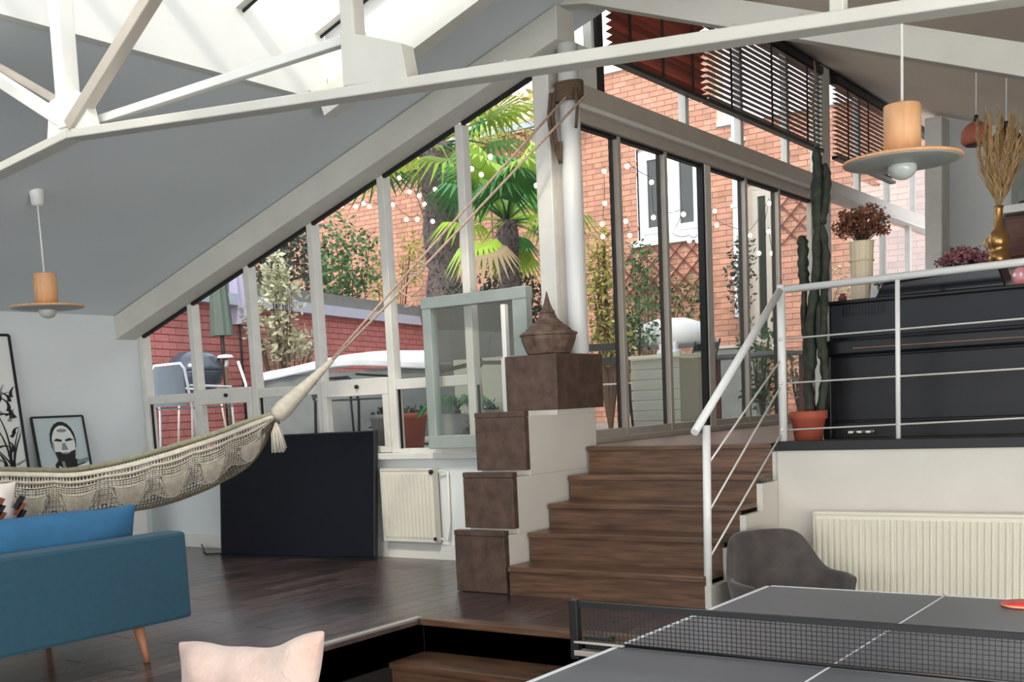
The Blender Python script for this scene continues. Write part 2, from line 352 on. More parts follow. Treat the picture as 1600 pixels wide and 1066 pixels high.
# ------------------------------------------------------------------ window wall glazing
wn = thing('window_1', None, None, (-6.1, YW, SILL), kind='structure')
MX = [-8.28, -7.61, -6.90, -6.18, -5.455, -4.735, -4.02]
TZ = (1.757, 1.83)
HW = .032
for i, x in enumerate(MX):
    top = roofz(x)-.2
    MB().box((x-HW, YW-.01, SILL), (x+HW, YW+.07, top)).build('mullion', M['frame'], wn, bevel=.006)
for i in range(6):
    a, b = MX[i]+HW, MX[i+1]-HW
    opening = i in (1, 3)
    if i < 5:
        hh = (TZ[0]-.03, TZ[1]+.02) if opening else TZ
        MB().box((a, YW-(.03 if opening else 0), hh[0]), (b, YW+.06, hh[1])).build('transom', M['frame'], wn, bevel=.005)
        lo = [(a, SILL+.03), (b, SILL+.03), (b, TZ[0]), (a, TZ[0])]
        MB().add([(p[0], YW+.035, p[1]) for p in lo], [(0,1,2,3)]).build('pane', M['glass'], wn)
        if opening:
            for (u0, u1) in ((a, a+.05), (b-.05, b)):
                MB().box((u0, YW-.03, SILL+.05), (u1, YW+.03, TZ[0]-.03)).build('sash_frame', M['frame'], wn, bevel=.004)
            MB().box((a, YW-.03, SILL+.005), (b, YW+.03, SILL+.05)).build('sash_frame', M['frame'], wn, bevel=.004)
            MB().ball(((a+b)/2+.05, YW-.045, (TZ[0]+TZ[1])/2), (.016,.02,.016)).build('handle', M['blackm'], wn)
        z0 = TZ[1]
    else: z0 = SILL+.03
    ta, tb = roofz(a)-.2, roofz(b)-.2
    MB().add([(a,YW+.035,z0),(b,YW+.035,z0),(b,YW+.035,tb),(a,YW+.035,ta)], [(0,1,2,3)]).build('pane', M['glass'], wn)
    MB().bar((a,YW+.0,ta-.012),(b,YW+.0,tb-.012),.03,.024).build('seal', M['seal'], wn)
    MB().box((a, YW-.0, SILL), (b, YW+.06, SILL+.03)).build('bottom_rail', M['frame'], wn)
    MB().box((a+.004, YW+.012, SILL+.03), (a+.014, YW+.03, min(ta, TZ[0]))).build('seal', M['seal'], wn)
# opened sash, swung into the room
so = thing('open_window_sash', 'grey-framed window sash standing open above the left radiator', 'window', (-4.6, 6.1, SILL+.03))
s0, s1 = at(669, 470, 'Y', 6.20), at(822, 452, 'Y', 6.13); s0z, s1z = 2.36, 2.365
xa, xb = s0.x, s1.x
MB().box((xa, 6.12, SILL+.03), (xa+.075, 6.19, s0z)).build('frame_upright', M['sash'], so, bevel=.006)
MB().box((xb-.11, 6.12, SILL+.03), (xb, 6.19, s1z)).build('frame_upright', M['sash'], so, bevel=.006)
MB().box((xa-.003, 6.113, s0z-.075), (xb+.003, 6.197, s0z+.002)).build('top_rail', M['sash'], so, bevel=.006)
MB().box((xa, 6.115, SILL+.03), (xb, 6.195, SILL+.12)).build('bottom_rail', M['sash'], so, bevel=.006)
MB().box((xb-.19, 6.10, 1.42), (xb-.155, 6.14, s0z-.10)).build('espagnolette_rod', M['steel'], so, bevel=.004)
MB().add([(xa+.07,6.155,SILL+.1),(xb-.1,6.155,SILL+.1),(xb-.1,6.155,s1z-.07),(xa+.07,6.155,s0z-.07)], [(0,1,2,3)]).build('pane', M['glass2'], so)

# corner posts
cp = thing('corner_post', 'white double corner post between the tall windows and the sliding doors', 'post', (-3.95, 6.2, ZD))
MB().box((-4.05, 6.14, .53), (-3.93, 6.34, 3.72)).build('square_post', M['frame'], cp, bevel=.01)
MB().tube([(-3.81, 6.19, 1.0), (-3.81, 6.19, 3.785)], .063, 20).build('round_post', M['steel'], cp)
MB().box((-3.95, 6.18, 1.3), (-3.87, 6.33, 3.55)).build('infill', M['alu'], cp)

# deck and its front wall
dk = MB().box((XD-.1, 6.14, ZM-.1), (3.2, 15.2, ZD-.024)).build('floor_deck', M['cream'], kind='structure')
pmx = mesh_of(MB().box((-.068, -1.0, -.024), (.068, 1.0, 0)), 'plank', M['plankx'])
x = XD+.02+.068; k = 0
while x < 1.2:
    y = 6.165; n = 0; L0 = [2.0, 1.33, .66][k % 3]
    while y < 13.5:
        L = L0 if n == 0 else 2.0
        o = piece(pmx, 'plank', dk, (x, y+L/2, ZD)); o.scale = (1, (L-.004)/2, 1); y += L; n += 1
    x += .139; k += 1
MB().box((-2.463, 6.09, 0), (3.2, 6.139, ZD-.045)).build('wall_deck_front', M['cream'], kind='structure')
MB().box((-2.475, 6.075, ZD-.045), (3.2, 6.16, ZD+.008)).build('trim_6', M['blackm'], kind='structure', bevel=.003)

# main stairs
SXL, SXR = -3.72, -2.50
NY = [5.19, 5.416, 5.64, 5.875, 6.107]; NZ = [.695, .863, 1.011, 1.161, ZD]
st = thing('main_stairs', 'dark brown wooden stairs rising from the middle floor to the upper deck', 'stairs', (-3.1, 5.6, ZM))
for i in range(5):
    zb = ZM if i == 0 else NZ[i-1]
    yn = NY[i+1] if i < 4 else 6.14
    MB().box((SXL, NY[i], zb), (SXR, NY[i]+.02, NZ[i]-.03)).build('riser', M['stair'], st)
    MB().box((SXL, NY[i]-.018, NZ[i]-.03), (SXR, yn+.02, NZ[i])).build('tread', M['stair'], st, bevel=.004)
    MB().box((SXR, NY[i], ZM-.5 if i == 0 else ZM-.5), (SXR+.035, yn, NZ[i]-.05)).build('stringer', M['cream'], st)

# stepped parapet
pp = thing('stepped_parapet', 'stepped white parapet faced with dark brown boxes beside the main stairs', 'parapet', (-3.92, 5.7, ZM))
XA, XB = -4.10, -3.742
seg = [(5.18, 5.29, ZM, .893), (5.29, 5.435, .893, 1.222), (5.435, 5.80, 1.222, 1.568)]
for (y0, y1, z0, z1) in seg:
    MB().box((XA, y0+.002, z0+.003), (XB+.002, y0+.05, z1-.031)).build('brown_box', M['cube'], pp, bevel=.005)
    MB().box((XA, y0, z1-.03), (XB+.004, y0+.05, z1+.002)).build('brown_cap', M['cube'], pp, bevel=.004)
    MB().box((XA+.005, y0+.045, z0-(.031 if z0 > ZM else 0)), (XB, 6.25, z1-.031)).build('white_core', M['cream'], pp, bevel=.004)
MB().box((XA-.01, 5.79, 1.568), (XB+.012, 6.34, 1.905)).build('brown_box', M['cube'], pp, bevel=.006)
MB().box((XA+.005, 5.80, 1.535), (XB, 6.25, 1.567)).build('white_core', M['cream'], pp)
MB().box((-4.18, 5.85, 1.50), (-4.125, 5.9, 1.90)).build('edge_post', M['steel'], pp, bevel=.004)

# ------------------------------------------------------------------ sliding-door wall
dw = thing('door_1', None, None, (XD, 9, ZD), kind='structure')
DY = [6.40, 6.92, 7.60, 8.26, 9.03, 9.75, 10.55]
DH = 3.37
MB().box((XD-.05, 6.35, ZD), (XD+.05, 10.9, ZD+.04)).build('threshold', M['alu'], dw, bevel=.004)
for i, y in enumerate(DY):
    big = i == 3
    wv = .05 if big else .022
    MB().box((XD-.03, y-wv, ZD+.04), (XD+(.04 if big else .02), y+wv, DH)).build('stile', M['frame'] if big else M['alu'], dw, bevel=.004)
    if i in (1, 2, 4, 5): MB().box((XD-.045, y-wv-.012, ZD+.04), (XD-.02, y-wv, DH)).build('seal', M['seal'], dw)
    if i == 3: MB().box((XD-.02, y-wv-.03, ZD+.04), (XD+.03, y-wv, DH)).build('seal', M['seal'], dw)
for i in range(6):
    a, b = DY[i]+.02, DY[i+1]-.02
    MB().add([(XD-.01,a,ZD+.04),(XD-.01,b,ZD+.04),(XD-.01,b,DH),(XD-.01,a,DH)], [(0,1,2,3)]).build('pane', M['glass'], dw)
    MB().box((XD-.03, a, ZD+.04), (XD+.015, b, ZD+.09)).build('bottom_rail', M['alu'], dw)
    MB().box((XD-.03, a, DH-.02), (XD+.015, b, DH)).build('seal', M['seal'], dw)
# header, post, second run of glazing
MB().box((XD-.06, 6.3, DH), (XD+.05, 10.75, DH+.07)).build('trim_7', M['alu'], kind='structure', bevel=.004)
MB().box((XD-.06, 6.3, DH+.07), (XD+.09, 15.0, DH+.10)).build('trim_8', M['frame'], kind='structure', bevel=.004)
MB().box((XD-.08, 6.3, DH+.10), (XD+.06, 15.0, DH+.235)).build('trim_9', M['alu'], kind='structure', bevel=.006)
MB().box((XD-.06, 10.72, ZD), (XD+.06, 10.95, 4.62)).build('trim_10', M['frame'], kind='structure', bevel=.01)
w3 = thing('window_3', None, None, (XD, 10, 3.6), kind='structure')      # transom lights over the header
TY = [6.62, 7.95, 8.95, 9.95, 10.72, 10.95, 11.9, 12.9, 13.9, 15.0]
for i, y in enumerate(TY):
    MB().box((XD-.03, y-.03, DH+.235), (XD+.03, y+.03, 4.6)).build('mullion', M['frame'], w3, bevel=.004)
for i in range(len(TY)-1):
    if i == 4: continue
    a, b = TY[i]+.03, TY[i+1]-.03
    MB().add([(XD,a,DH+.23),(XD,b,DH+.23),(XD,b,4.6),(XD,a,4.6)], [(0,1,2,3)]).build('pane', M['glass'], w3)
MB().box((XD-.05, 6.4, 4.56), (XD+.05, 15, 4.64)).build('top_rail', M['blackm'], w3)
w4 = thing('window_4', None, None, (XD, 13, 2.6), kind='structure')
WY = [10.98, 11.9, 12.75, 13.7, 15.0]
for i, y in enumerate(WY):
    MB().box((XD-.03, y-.035, ZD), (XD+.03, y+.035, DH+.07)).build('mullion', M['frame'], w4, bevel=.004)
    if i < 4: MB().add([(XD,y+.03,ZD),(XD,WY[i+1]-.03,ZD),(XD,WY[i+1]-.03,DH+.07),(XD,y+.03,DH+.07)], [(0,1,2,3)]).build('pane', M['glass'], w4)
MB().box((XD-.03, 11, 2.0), (XD+.03, 15, 2.07)).build('transom', M['frame'], w4)
MB().box((XD-.06, 6.33, 3.60), (XD+.04, 6.62, 3.85)).build('trim_11', M['frame'], kind='structure')
MB().box((XD-.05, 6.62, 3.60), (XD+.05, 6.70, 4.5)).build('trim_12', M['blackm'], kind='structure')

# end wall of the deck wing
ew = MB().prism([(-3.42,13.0,ZD),(3.2,13.0,ZD),(3.2,13.0,roofr(3.2)),(-3.42,13.0,roofr(-3.42))], (0,.15,0)).build('wall_deck_end', M['wallw'], kind='structure')
MB().box((-3.44, 12.7, ZD), (-3.26, 13.0, 4.4)).build('trim_13', M['frame'], kind='structure', bevel=.01)
MB().box((-2.62, 12.9, ZD), (-2.5, 13.0, 4.1)).build('trim_14', M['grey'], kind='structure')
# unseen enclosing walls behind and right of the camera, opening upward to daylight
MB().box((3.2, -8, -.1), (3.3, 15.2, 3.0)).build('wall_right', M['wallw'], kind='structure')
MB().box((XL, -8.1, -.1), (3.2, -8.0, 3.0)).build('wall_rear', M['wallw'], kind='structure')

# ------------------------------------------------------------------ venetian blinds
def blind(y0, y1, zb, ztf, label, m1, tilt, n_tape=2, pitch=.048):
    t = thing('venetian_blind', label, 'blind', (XD+.08, (y0+y1)/2, zb), 'venetian blinds above the sliding doors')
    zt = ztf((y0+y1)/2)
    MB().box((XD+.055, y0, zb-.03), (XD+.115, y1, zb)).build('bottom_rail', M['blackm'], t)
    MB().box((XD+.05, y0, zt), (XD+.12, y1, zt+.06)).build('head_rail', M['blackm'], t)
    L = y1-y0; c, s = math.cos(tilt), math.sin(tilt); h = .025
    me = mesh_of(MB().add([(-h*c,-L/2,-h*s-.0015),(h*c,-L/2,h*s-.0015),(h*c,L/2,h*s-.0015),(-h*c,L/2,-h*s-.0015),(-h*c,-L/2,-h*s+.0015),(h*c,-L/2,h*s+.0015),(h*c,L/2,h*s+.0015),(-h*c,L/2,-h*s+.0015)],
        [(0,3,2,1),(4,5,6,7),(0,1,5,4),(1,2,6,5),(2,3,7,6),(3,0,4,7)]), 'slat', m1)
    z = zb+.03
    while z < zt-.01:
        piece(me, 'slat', t, (XD+.085, (y0+y1)/2, z)); z += pitch
    for k in range(n_tape):
        y = y0+L*(k+.5)/n_tape
        MB().box((XD+.112, y-.018, zb), (XD+.115, y+.018, zt)).build('ladder_tape', M['btape'], t)
BB = 3.83
random.seed(3)
blind(6.72, 8.12, BB, lambda y: 4.5, 'red-brown closed venetian blind next to the corner post', M['blind'], .30, 3, .046)
blind(8.16, 10.62, BB, lambda y: 4.5, 'dark slatted venetian blind left of the white post, daylight between its slats', M['blindd'], -.10, 3, .042)
blind(11.0, 12.85, BB, lambda y: 4.5, 'dark slatted venetian blind between the white post and the big wooden pendant lamp', M['blindd'], -.10, 3, .042)

# ------------------------------------------------------------------ roof truss
tr = thing('roof_truss', 'white timber roof truss crossing the upper part of the room', 'truss', (-2.9, 3.2, 2.6))
YT = 3.2
N1 = (-4.582, YT, 2.90); NC = (-.681, YT, 2.575)
MB().bar(N1, (1.0, YT, 2.575-(1.681)*.083), .085, .038).build('tie_beam', M['beam'], tr, bevel=.005)
MB().bar((-6.6, YT, 2.68-.0), N1, .085, .038).build('tie_beam', M['beam'], tr, bevel=.005)
MB().bar((-4.60,YT,2.93), (-4.585,YT,3.72), .08, .075, up=(1,0,0)).build('vertical_post', M['white'], tr, bevel=.005)
MB().bar((-4.56,YT-.02,2.93), (-2.98,YT-.02,3.96), .06, .055).build('diagonal_brace', M['alu'], tr, bevel=.005)
MB().bar((-4.60,YT-.01,2.95), (-5.45,YT-.01,3.44), .05, .055).build('diagonal_brace', M['white'], tr, bevel=.005)
MB().bar((-4.62,YT+.05,3.02), (-5.47,YT+.05,3.48), .03, .03).build('diagonal_brace', M['alu'], tr)
MB().bar((-4.45,YT+.06,2.955), (-2.88,YT+.06,2.975), .04, .035).build('tie_rod', M['white'], tr, bevel=.004)
MB().bar((-2.872,YT,2.76), (-2.872,YT,4.2), .065, .065, up=(1,0,0)).build('king_post', M['beam'], tr, bevel=.008)
MB().prism([(-4.74,YT-.03,2.90),(-4.70,YT-.03,3.06),(-4.55,YT-.03,3.09),(-4.44,YT-.03,3.03),(-4.40,YT-.03,2.89)], (0,.05,0)).build('gusset_plate', M['white'], tr, bevel=.003)
MB().prism([(-2.90,YT-.04,2.78),(-2.90,YT-.04,2.97),(-2.78,YT-.04,2.93),(-2.62,YT-.04,2.87),(-2.60,YT-.04,2.75)], (0,.07,0)).build('gusset_plate', M['beam'], tr, bevel=.003)
MB().bar((-1.095,YT,2.60), (-1.095,YT,3.55), .04, .04, up=(1,0,0)).build('hanger', M['beam'], tr, bevel=.004)
for x in (-3.1, -2.2, -1.4, -1.2):
    z = 2.90-(x+4.582)*.083+.022
    MB().ball((x, YT-.01, z), .011, 8, 5).build('bolt', M['alu'], tr)

# ------------------------------------------------------------------ radiators
def radiator(label, x0, x1, y, z0, z1, m_, pitch, open_top=False):
    t = thing('radiator', label, 'radiator', ((x0+x1)/2, y, z0))
    MB().box((x0, y+.045, z0), (x1, y+.055, z1)).box((x0, y, z0), (x1, y+.008, z1)).build('panel', m_, t, bevel=.004)
    me = mesh_of(MB().prism([(-pitch*.32,0,0),(-pitch*.2,-.012,0),(pitch*.2,-.012,0),(pitch*.32,0,0)], (0,0,z1-z0-.07)), 'rib', m_)
    x = x0+pitch*.7
    while x < x1-pitch*.4:
        piece(me, 'rib', t, (x, y, z0+.035)); x += pitch
    MB().box((x0-.004, y-.006, z1-.012), (x1+.004, y+.06, z1+.006)).build('top_grille', m_, t, bevel=.003)
    MB().box((x0-.006, y-.004, z0), (x0, y+.058, z1)).box((x1, y-.004, z0), (x1+.006, y+.058, z1)).build('side_cover', m_, t)['kind'] = 'stuff'
    MB().bar(((x0+x1)/2-.2, y+.07, z0+.1), ((x0+x1)/2-.2, y+.07, z1-.1), .03, .04, up=(1,0,0)).bar(((x0+x1)/2+.2, y+.07, z0+.1), ((x0+x1)/2+.2, y+.07, z1-.1), .03, .04, up=(1,0,0)).build('bracket', M['alu'], t)
    return t
rl = radiator('small white ribbed radiator under the window beside the black television', -5.535, -5.055, 6.175, .66, 1.185, M['radw'], .035)
MB().ball((-5.06, 6.17, 1.165), .018).ball((-5.05, 6.165, .69), .014).build('valve', M['blackm'], rl)
MB().tube([(-5.03,6.2,.69),(-4.98,6.22,.67),(-4.97,6.24,.8),(-4.97,6.245,1.16),(-5.03,6.22,1.17)], .009, 8).build('pipe', M['steel'], rl)
radiator('long cream ribbed radiator on the white wall below the upper deck', -2.215, -.35, 5.99, .30, .945, M['rad'], .0335)

# ------------------------------------------------------------------ railings
sr = thing('stair_railing', 'white metal stair railing with sloping cables beside the main stairs', 'railing', (-2.47, 5.65, ZM))
MB().tube([(-2.50,5.225,ZM), (-2.485,5.225,1.46)], .021, 14).build('post', M['steel'], sr)
MB().tube([(-2.51,5.14,1.43), (-2.437,6.10,2.165)], .021, 14).build('handrail', M['steel'], sr)
for (a, b) in ((1.27,1.779),(1.033,1.633),(.8,1.368)):
    MB().tube([(-2.48,5.23,a), (-2.444,6.10,b)], .0055, 6).build('cable', M['wire'], sr)
dr = thing('deck_railing', 'white metal railing with level cables along the upper deck edge', 'railing', (-1.2, 6.12, ZD))
MB().tube([(-2.437,6.12,ZD), (-2.437,6.12,2.20)], .023, 14).build('post', M['steel'], dr)
MB().tube([(-1.80,6.13,ZD), (-1.80,6.13,2.17)], .013, 12).build('post', M['steel'], dr)
MB().tube([(-.30,6.13,ZD), (-.30,6.13,2.19)], .013, 12).build('post', M['steel'], dr)
MB().tube([(-2.434,6.13,2.172), (.9,6.13,2.218)], .020, 14).build('handrail', M['steel'], dr)
for (a, b) in ((1.902,1.914),(1.656,1.668),(1.394,1.422)):
    MB().tube([(-2.43,6.13,a), (.9,6.13,b+(b-a)*1.7)], .0055, 6).build('cable', M['wire'], dr)
    MB().ball((-2.437,6.10,a), .012, 8, 5).build('cable_fitting', M['wire'], dr)

# ------------------------------------------------------------------ sofa
sf = thing('sofa', 'blue fabric sofa with tapered oak legs, its back to the camera', 'sofa', (-4.6, 2.2, ZM))
MB().box((-4.33, .9, .705), (-4.2, 3.335, 1.107)).build('backrest', M['sofa'], sf, bevel=.018)
MB().box((-5.12, .9, .705), (-4.33, 3.335, .87)).build('seat_base', M['sofa'], sf, bevel=.018)
MB().box((-5.10, 1.0, .87), (-4.34, 3.30, 1.0)).build('seat_cushion', M['sofac'], sf, bevel=.03)
def pillow(name, m_, c, ax_u, ax_v, w, h, th, pinch=.10, parent=None, seed=0, wob=.012, sub=1):
    c = Vector(c); u = Vector(ax_u).normalized(); v = Vector(ax_v).normalized(); n = u.cross(v).normalized()
    rn = random.Random(seed); ph = [rn.uniform(0, 6) for _ in range(6)]
    mb = MB(); N = 14
    def f(s_, sg):
        def g(i, j):
            a, b = i*2-1, j*2-1
            e = (1-abs(a)**2.4)**.6*(1-abs(b)**2.4)**.6
            pa = a*(1-pinch*(1-b*b)); pb = b*(1-pinch*(1-a*a))
            wv = wob*(math.sin(5*a+ph[0])*math.sin(4*b+ph[1])+.6*math.sin(9*a+3*b+ph[2]))
            return c+u*pa*w/2+v*pb*h/2+n*sg*(th/2*e+wv*min(1, e*2)) + v*wv*.5
        return g
    mb.grid(N, N, f(0, 1)); mb.grid(N, N, f(0, -1))
    return mb.build(name, m_, parent, sub=sub)
pillow('back_cushion', M['sofac'], (-4.42, 2.72, 1.10), (0,1,0), (.22,0,1), 1.05, .30, .20, .03, sf, 3, .008)
pillow('back_cushion', M['sofac'], (-4.42, 1.66, 1.08), (0,1,0), (.22,0,1), 1.05, .28, .20, .03, sf, 4, .008)
for (x, y) in ((-4.28,3.12),(-5.05,3.12),(-4.28,1.1),(-5.05,1.1)):
    MB().tube([(x, y-.03, .705), (x, y+.0, ZM+.03), (x, y+.003, ZM)], [.026, .015, .014], 12).build('leg', M['leg'], sf)
MB().bar((-4.6, 2.2, .72), (-4.6, 2.2, ZM), .03, .03, up=(1,0,0)).build('centre_leg', M['blackm'], sf)

# patterned cushion behind the sofa back
pc = thing('patterned_cushion', 'cushion with a rust, black and white pattern leaning behind the sofa back', 'cushion', (-4.62, 2.62, 1.0))
pillow('cover', M['patw'], (-4.66, 2.58, 1.19), (0,1,0), (.25,0,1), .42, .42, .14, .08, pc, 9)
for k in range(4):
    for j in range(3):
        y = 2.44+k*.095; z = 1.27-j*.03
        xs = -4.575
        MB().prism([(xs,y,z),(xs,y+.04,z+.05),(xs,y+.065,z+.04),(xs,y+.02,z-.015)], (.006,0,0)).build('motif', M['blackm'] if (k+j)%2 else M['pat1'], pc)

# pink pillow in the foreground on a low bench in the sunken floor
bench = thing('low_bench', 'dark low bench under the pink pillow in the sunken floor corner', 'bench', (-2.95, 2.3, 0))
MB().box((-3.5, 1.9, .28), (-2.35, 2.62, .375)).build('seat', M['stair'], bench, bevel=.01)
for (x, y) in ((-3.42,1.96),(-2.43,1.96),(-3.42,2.55),(-2.43,2.55)): MB().box((x-.03,y-.03,0),(x+.03,y+.03,.28)).build('leg', M['stair'], bench)
pk = pillow('pink_pillow', M['pink'], (-2.80, 2.40, .645), (1,0,.115), (-.06,.18,1), .76, .56, .20, .15, None, 5, .018, 2)
tag(pk, 'pale pink plush square pillow standing in the foreground', 'pillow')

# ------------------------------------------------------------------ television
tv = thing('television', 'large black television standing on the floor, leaning against the window wall', 'television', (-6.27, 6.05, ZM))
p0, p1, p2, p3 = V(-6.985,5.86,ZM), V(-5.55,6.07,ZM), V(-5.563,6.17,1.472), V(-7.05,5.99,1.462)
nn = (p1-p0).cross(p3-p0).normalized(); 
MB().prism([p0,p1,p2,p3], -nn*.045).build('body', M['blackm'], tv, bevel=.006)
cc = (p0+p1+p2+p3)/4
q = [cc+(p-cc)*.975+nn*.002 for p in (p0,p1,p2,p3)]
MB().prism(q, nn*.002).build('screen', M['screen'], tv)
MB().bar(p0+nn*.002+V(0,0,.02), p1+nn*.002+V(0,0,.02), .004, .02).build('bottom_bezel', M['black'], tv)
tvc = MB().tube([(-7.05,5.95,ZM+.01),(-7.2,5.9,ZM+.008),(-7.35,6.0,ZM+.008),(-7.5,6.12,ZM+.01),(-7.62,6.2,ZM+.03)], .007, 6).build('cable', M['blackm'], tv)

# ------------------------------------------------------------------ framed pictures on a low cabinet
lc = thing('low_cabinet', 'low white cabinet against the left wall carrying the framed pictures', 'cabinet', (-8.13, 4.9, ZM))
MB().box((-8.33, 3.7, ZM+.05), (-7.98, 5.95, 1.12)).build('body', M['wallw'], lc, bevel=.006)
for k in range(3):
    d = MB().box((-7.978, 3.73+k*.745, ZM+.08), (-7.962, 4.44+k*.745, 1.09)).build('door', M['white'], lc, bevel=.004)
    MB().ball((-7.955, 4.36+k*.745, .95), .012).build('knob', M['alu'], d)
MB().box((-8.30, 3.75, ZM), (-8.0, 5.9, ZM+.05)).build('plinth', M['blackm'], lc)
def picture(label, y0, y1, z0, z1, fr, xb, xt, art):
    t = thing('framed_picture', label, 'picture', (xb, (y0+y1)/2, z0))
    P = lambda u, v, d=0: V(xb+(xt-xb)*v + d, y0+(y1-y0)*u, z0+(z1-z0)*v)
    MB().prism([P(0,0),P(1,0),P(1,1),P(0,1)], (-.015,0,0)).build('backing', M['blackm'], t)
    MB().prism([P(.0,.0,.002),P(1,.0,.002),P(1,1,.002),P(0,1,.002)], (.002,0,0)).build('print', art[0], t)
    wf = fr
    W, H = y1-y0, z1-z0
    for (a, b) in (((0,0),(1,0)),((1,0),(1,1)),((1,1),(0,1)),((0,1),(0,0))):
        MB().bar(P(*a,.006), P(*b,.006), wf, wf).build('frame', M['blackm'], t, bevel=.002)
    for (poly, mm, lay) in art[1]:
        MB().prism([P(u, v, .005+.0012*lay) for u, v in poly], (.001,0,0)).build('print_shape', mm, t)
    return t
def ell(cx, cy, rx, ry, n=18, a0=0, a1=2*PI): return [(cx+rx*math.cos(a0+(a1-a0)*k/n), cy+ry*math.sin(a0+(a1-a0)*k/n)) for k in range(n if a1-a0 > 6.2 else n+1)]
port = [
 ([(.30,.0),(.30,.32),(.40,.40),(.75,.38),(.98,.30),(.98,.0)], M['ink'], 0),
 (ell(.53,.66,.255,.27), M['ink'], 1), (ell(.53,.61,.225,.265), M['paper'], 2),
 ([(.34,.66),(.40,.69),(.50,.67),(.50,.64),(.40,.65)], M['ink'], 3), ([(.57,.67),(.66,.69),(.74,.66),(.66,.65),(.57,.64)], M['ink'], 3),
 ([(.50,.62),(.56,.62),(.60,.52),(.47,.52)], M['inkg'], 3), ([(.44,.47),(.53,.49),(.64,.47),(.54,.44)], M['ink'], 4),
 ([(.33,.50),(.42,.50),(.53,.46),(.66,.50),(.74,.52),(.70,.36),(.60,.24),(.46,.24),(.38,.34)], M['ink'], 3),
 ([(.44,.475),(.53,.49),(.64,.475),(.54,.46)], M['inkg'], 5),
 ([(.36,.30),(.36,.05),(.40,.05),(.41,.28)], M['paper'], 5), ([(.42,.36),(.44,.24),(.50,.24),(.48,.36)], M['inkg'], 5),
 ([(.72,.36),(.96,.40),(.97,.35),(.73,.30)], M['inkg'], 5), ([(.72,.28),(.96,.33),(.97,.28),(.73,.22)], M['paper'], 5), ([(.74,.20),(.94,.24),(.95,.19),(.75,.14)], M['inkg'], 5),
 (ell(.53,.80,.10,.025), M['inkg'], 3), ([(.30,.62),(.34,.66),(.33,.5),(.30,.52)], M['inkg'], 3)]
picture('small black-framed black and white portrait print leaning on the left wall', 5.19, 5.65, 1.12, 1.685, .016, -8.24, -8.325, (M['print'], port))
pot_hand = MB()
art2 = []
rn = random.Random(2)
def stroke(p, ang, L, w_, bend, mm, lay):
    a_, b_ = [], []; x_, y_ = p
    for k in range(9):
        f = k/8; wv = w_*(1-f*.8); a_.append((x_-wv*math.sin(ang), y_+wv*math.cos(ang)*.4)); b_.append((x_+wv*math.sin(ang), y_-wv*math.cos(ang)*.4))
        x_ += L/8*math.cos(ang); y_ += L/8*math.sin(ang)*.55; ang += bend/8
    pts = [(min(.985, max(.02, u)), min(.985, max(.02, v))) for u, v in a_+b_[::-1]]
    art2.append((pts, M[mm], lay))
for k in range(5): stroke((.80+.03*k, .05), 1.3+.12*k, .95-.1*k, .014, rn.uniform(-.6, .8), 'ink', 0)
for k in range(26): stroke((.74+rn.random()*.2, .08+rn.random()*.55), rn.uniform(.2, 2.9), .08+.12*rn.random(), .02, rn.uniform(-2, 2), 'ink' if k % 3 else 'inkg', 1)
picture('tall thin-framed line drawing leaning on the left wall, cut by the picture edge', 4.15, 5.07, 1.12, 2.33, .02, -8.22, -8.33, (M['paper'], art2))

# ------------------------------------------------------------------ hammock
hm = thing('hammock', 'cream knotted net hammock with lace fringe slung behind the blue sofa', 'hammock', (-5.7, 4.2, ZM))
K = at(432, 650, 'Y', 4.9)
tops = [(-60,744,3.35),(0,741,3.55),(60,742,3.75),(120,742,3.92),(190,730,4.12),(250,714,4.30),(300,698,4.46),(350,681,4.62),(400,661,4.79),(432,650,4.9)]
bots = [(-60,838),(0,832),(60,826),(120,818),(190,806),(250,796),(300,780),(350,757),(400,722),(432,662)]
TP = [at(a, b, 'Y', y) for a, b, y in tops]; 
BP = [at(a, b, 'Y', tops[i][2]+.05) for i, (a, b) in enumerate(bots)]
def lerpl(L, t):
    t = min(max(t, 0), .99999)*(len(L)-1); i = int(t); f = t-i
    a, b = L[i], L[i+1]
    p = L[max(i-1, 0)]; q_ = L[min(i+2, len(L)-1)]
    return (a*2+(b-p)*f+(p*2-a*5+b*4-q_)*f*f+(a*3-b*3+q_-p)*f*f*f)*.5
side = V(-.80, .45, 0).normalized()     # away from the camera
def ham(u, v):       # v 0 near edge .. .5 belly .. 1 far edge
    a, b = lerpl(TP, u), lerpl(BP, u); wd = .50*min(1, (1-u)*2.2)**.7*.9
    belly = V(0,0,0)
    s_ = math.sin(PI*v)
    p = a + (b-a)*s_**.8 + side*wd*(.5-.5*math.cos(PI*v))
    return p
def wire_grid(name, nu, nv, fn, m_, parent, r):
    mb = MB().grid(nu, nv, fn); o = mb.build(name, m_, parent)
    q = o.modifiers.new('w', 'WIREFRAME'); q.thickness = r; q.use_replace = True; q.use_even_offset = False
    return o
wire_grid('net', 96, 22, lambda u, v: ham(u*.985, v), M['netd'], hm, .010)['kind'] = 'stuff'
for (v, r, mm) in ((0, .016, 'net'), (.035, .007, 'net'), (1, .02, 'netg')):
    MB().tube([ham(i/60*.985, v)+V(0,0,.012 if v == 1 else 0) for i in range(61)], r, 6).build('edge_cord', M[mm], hm)
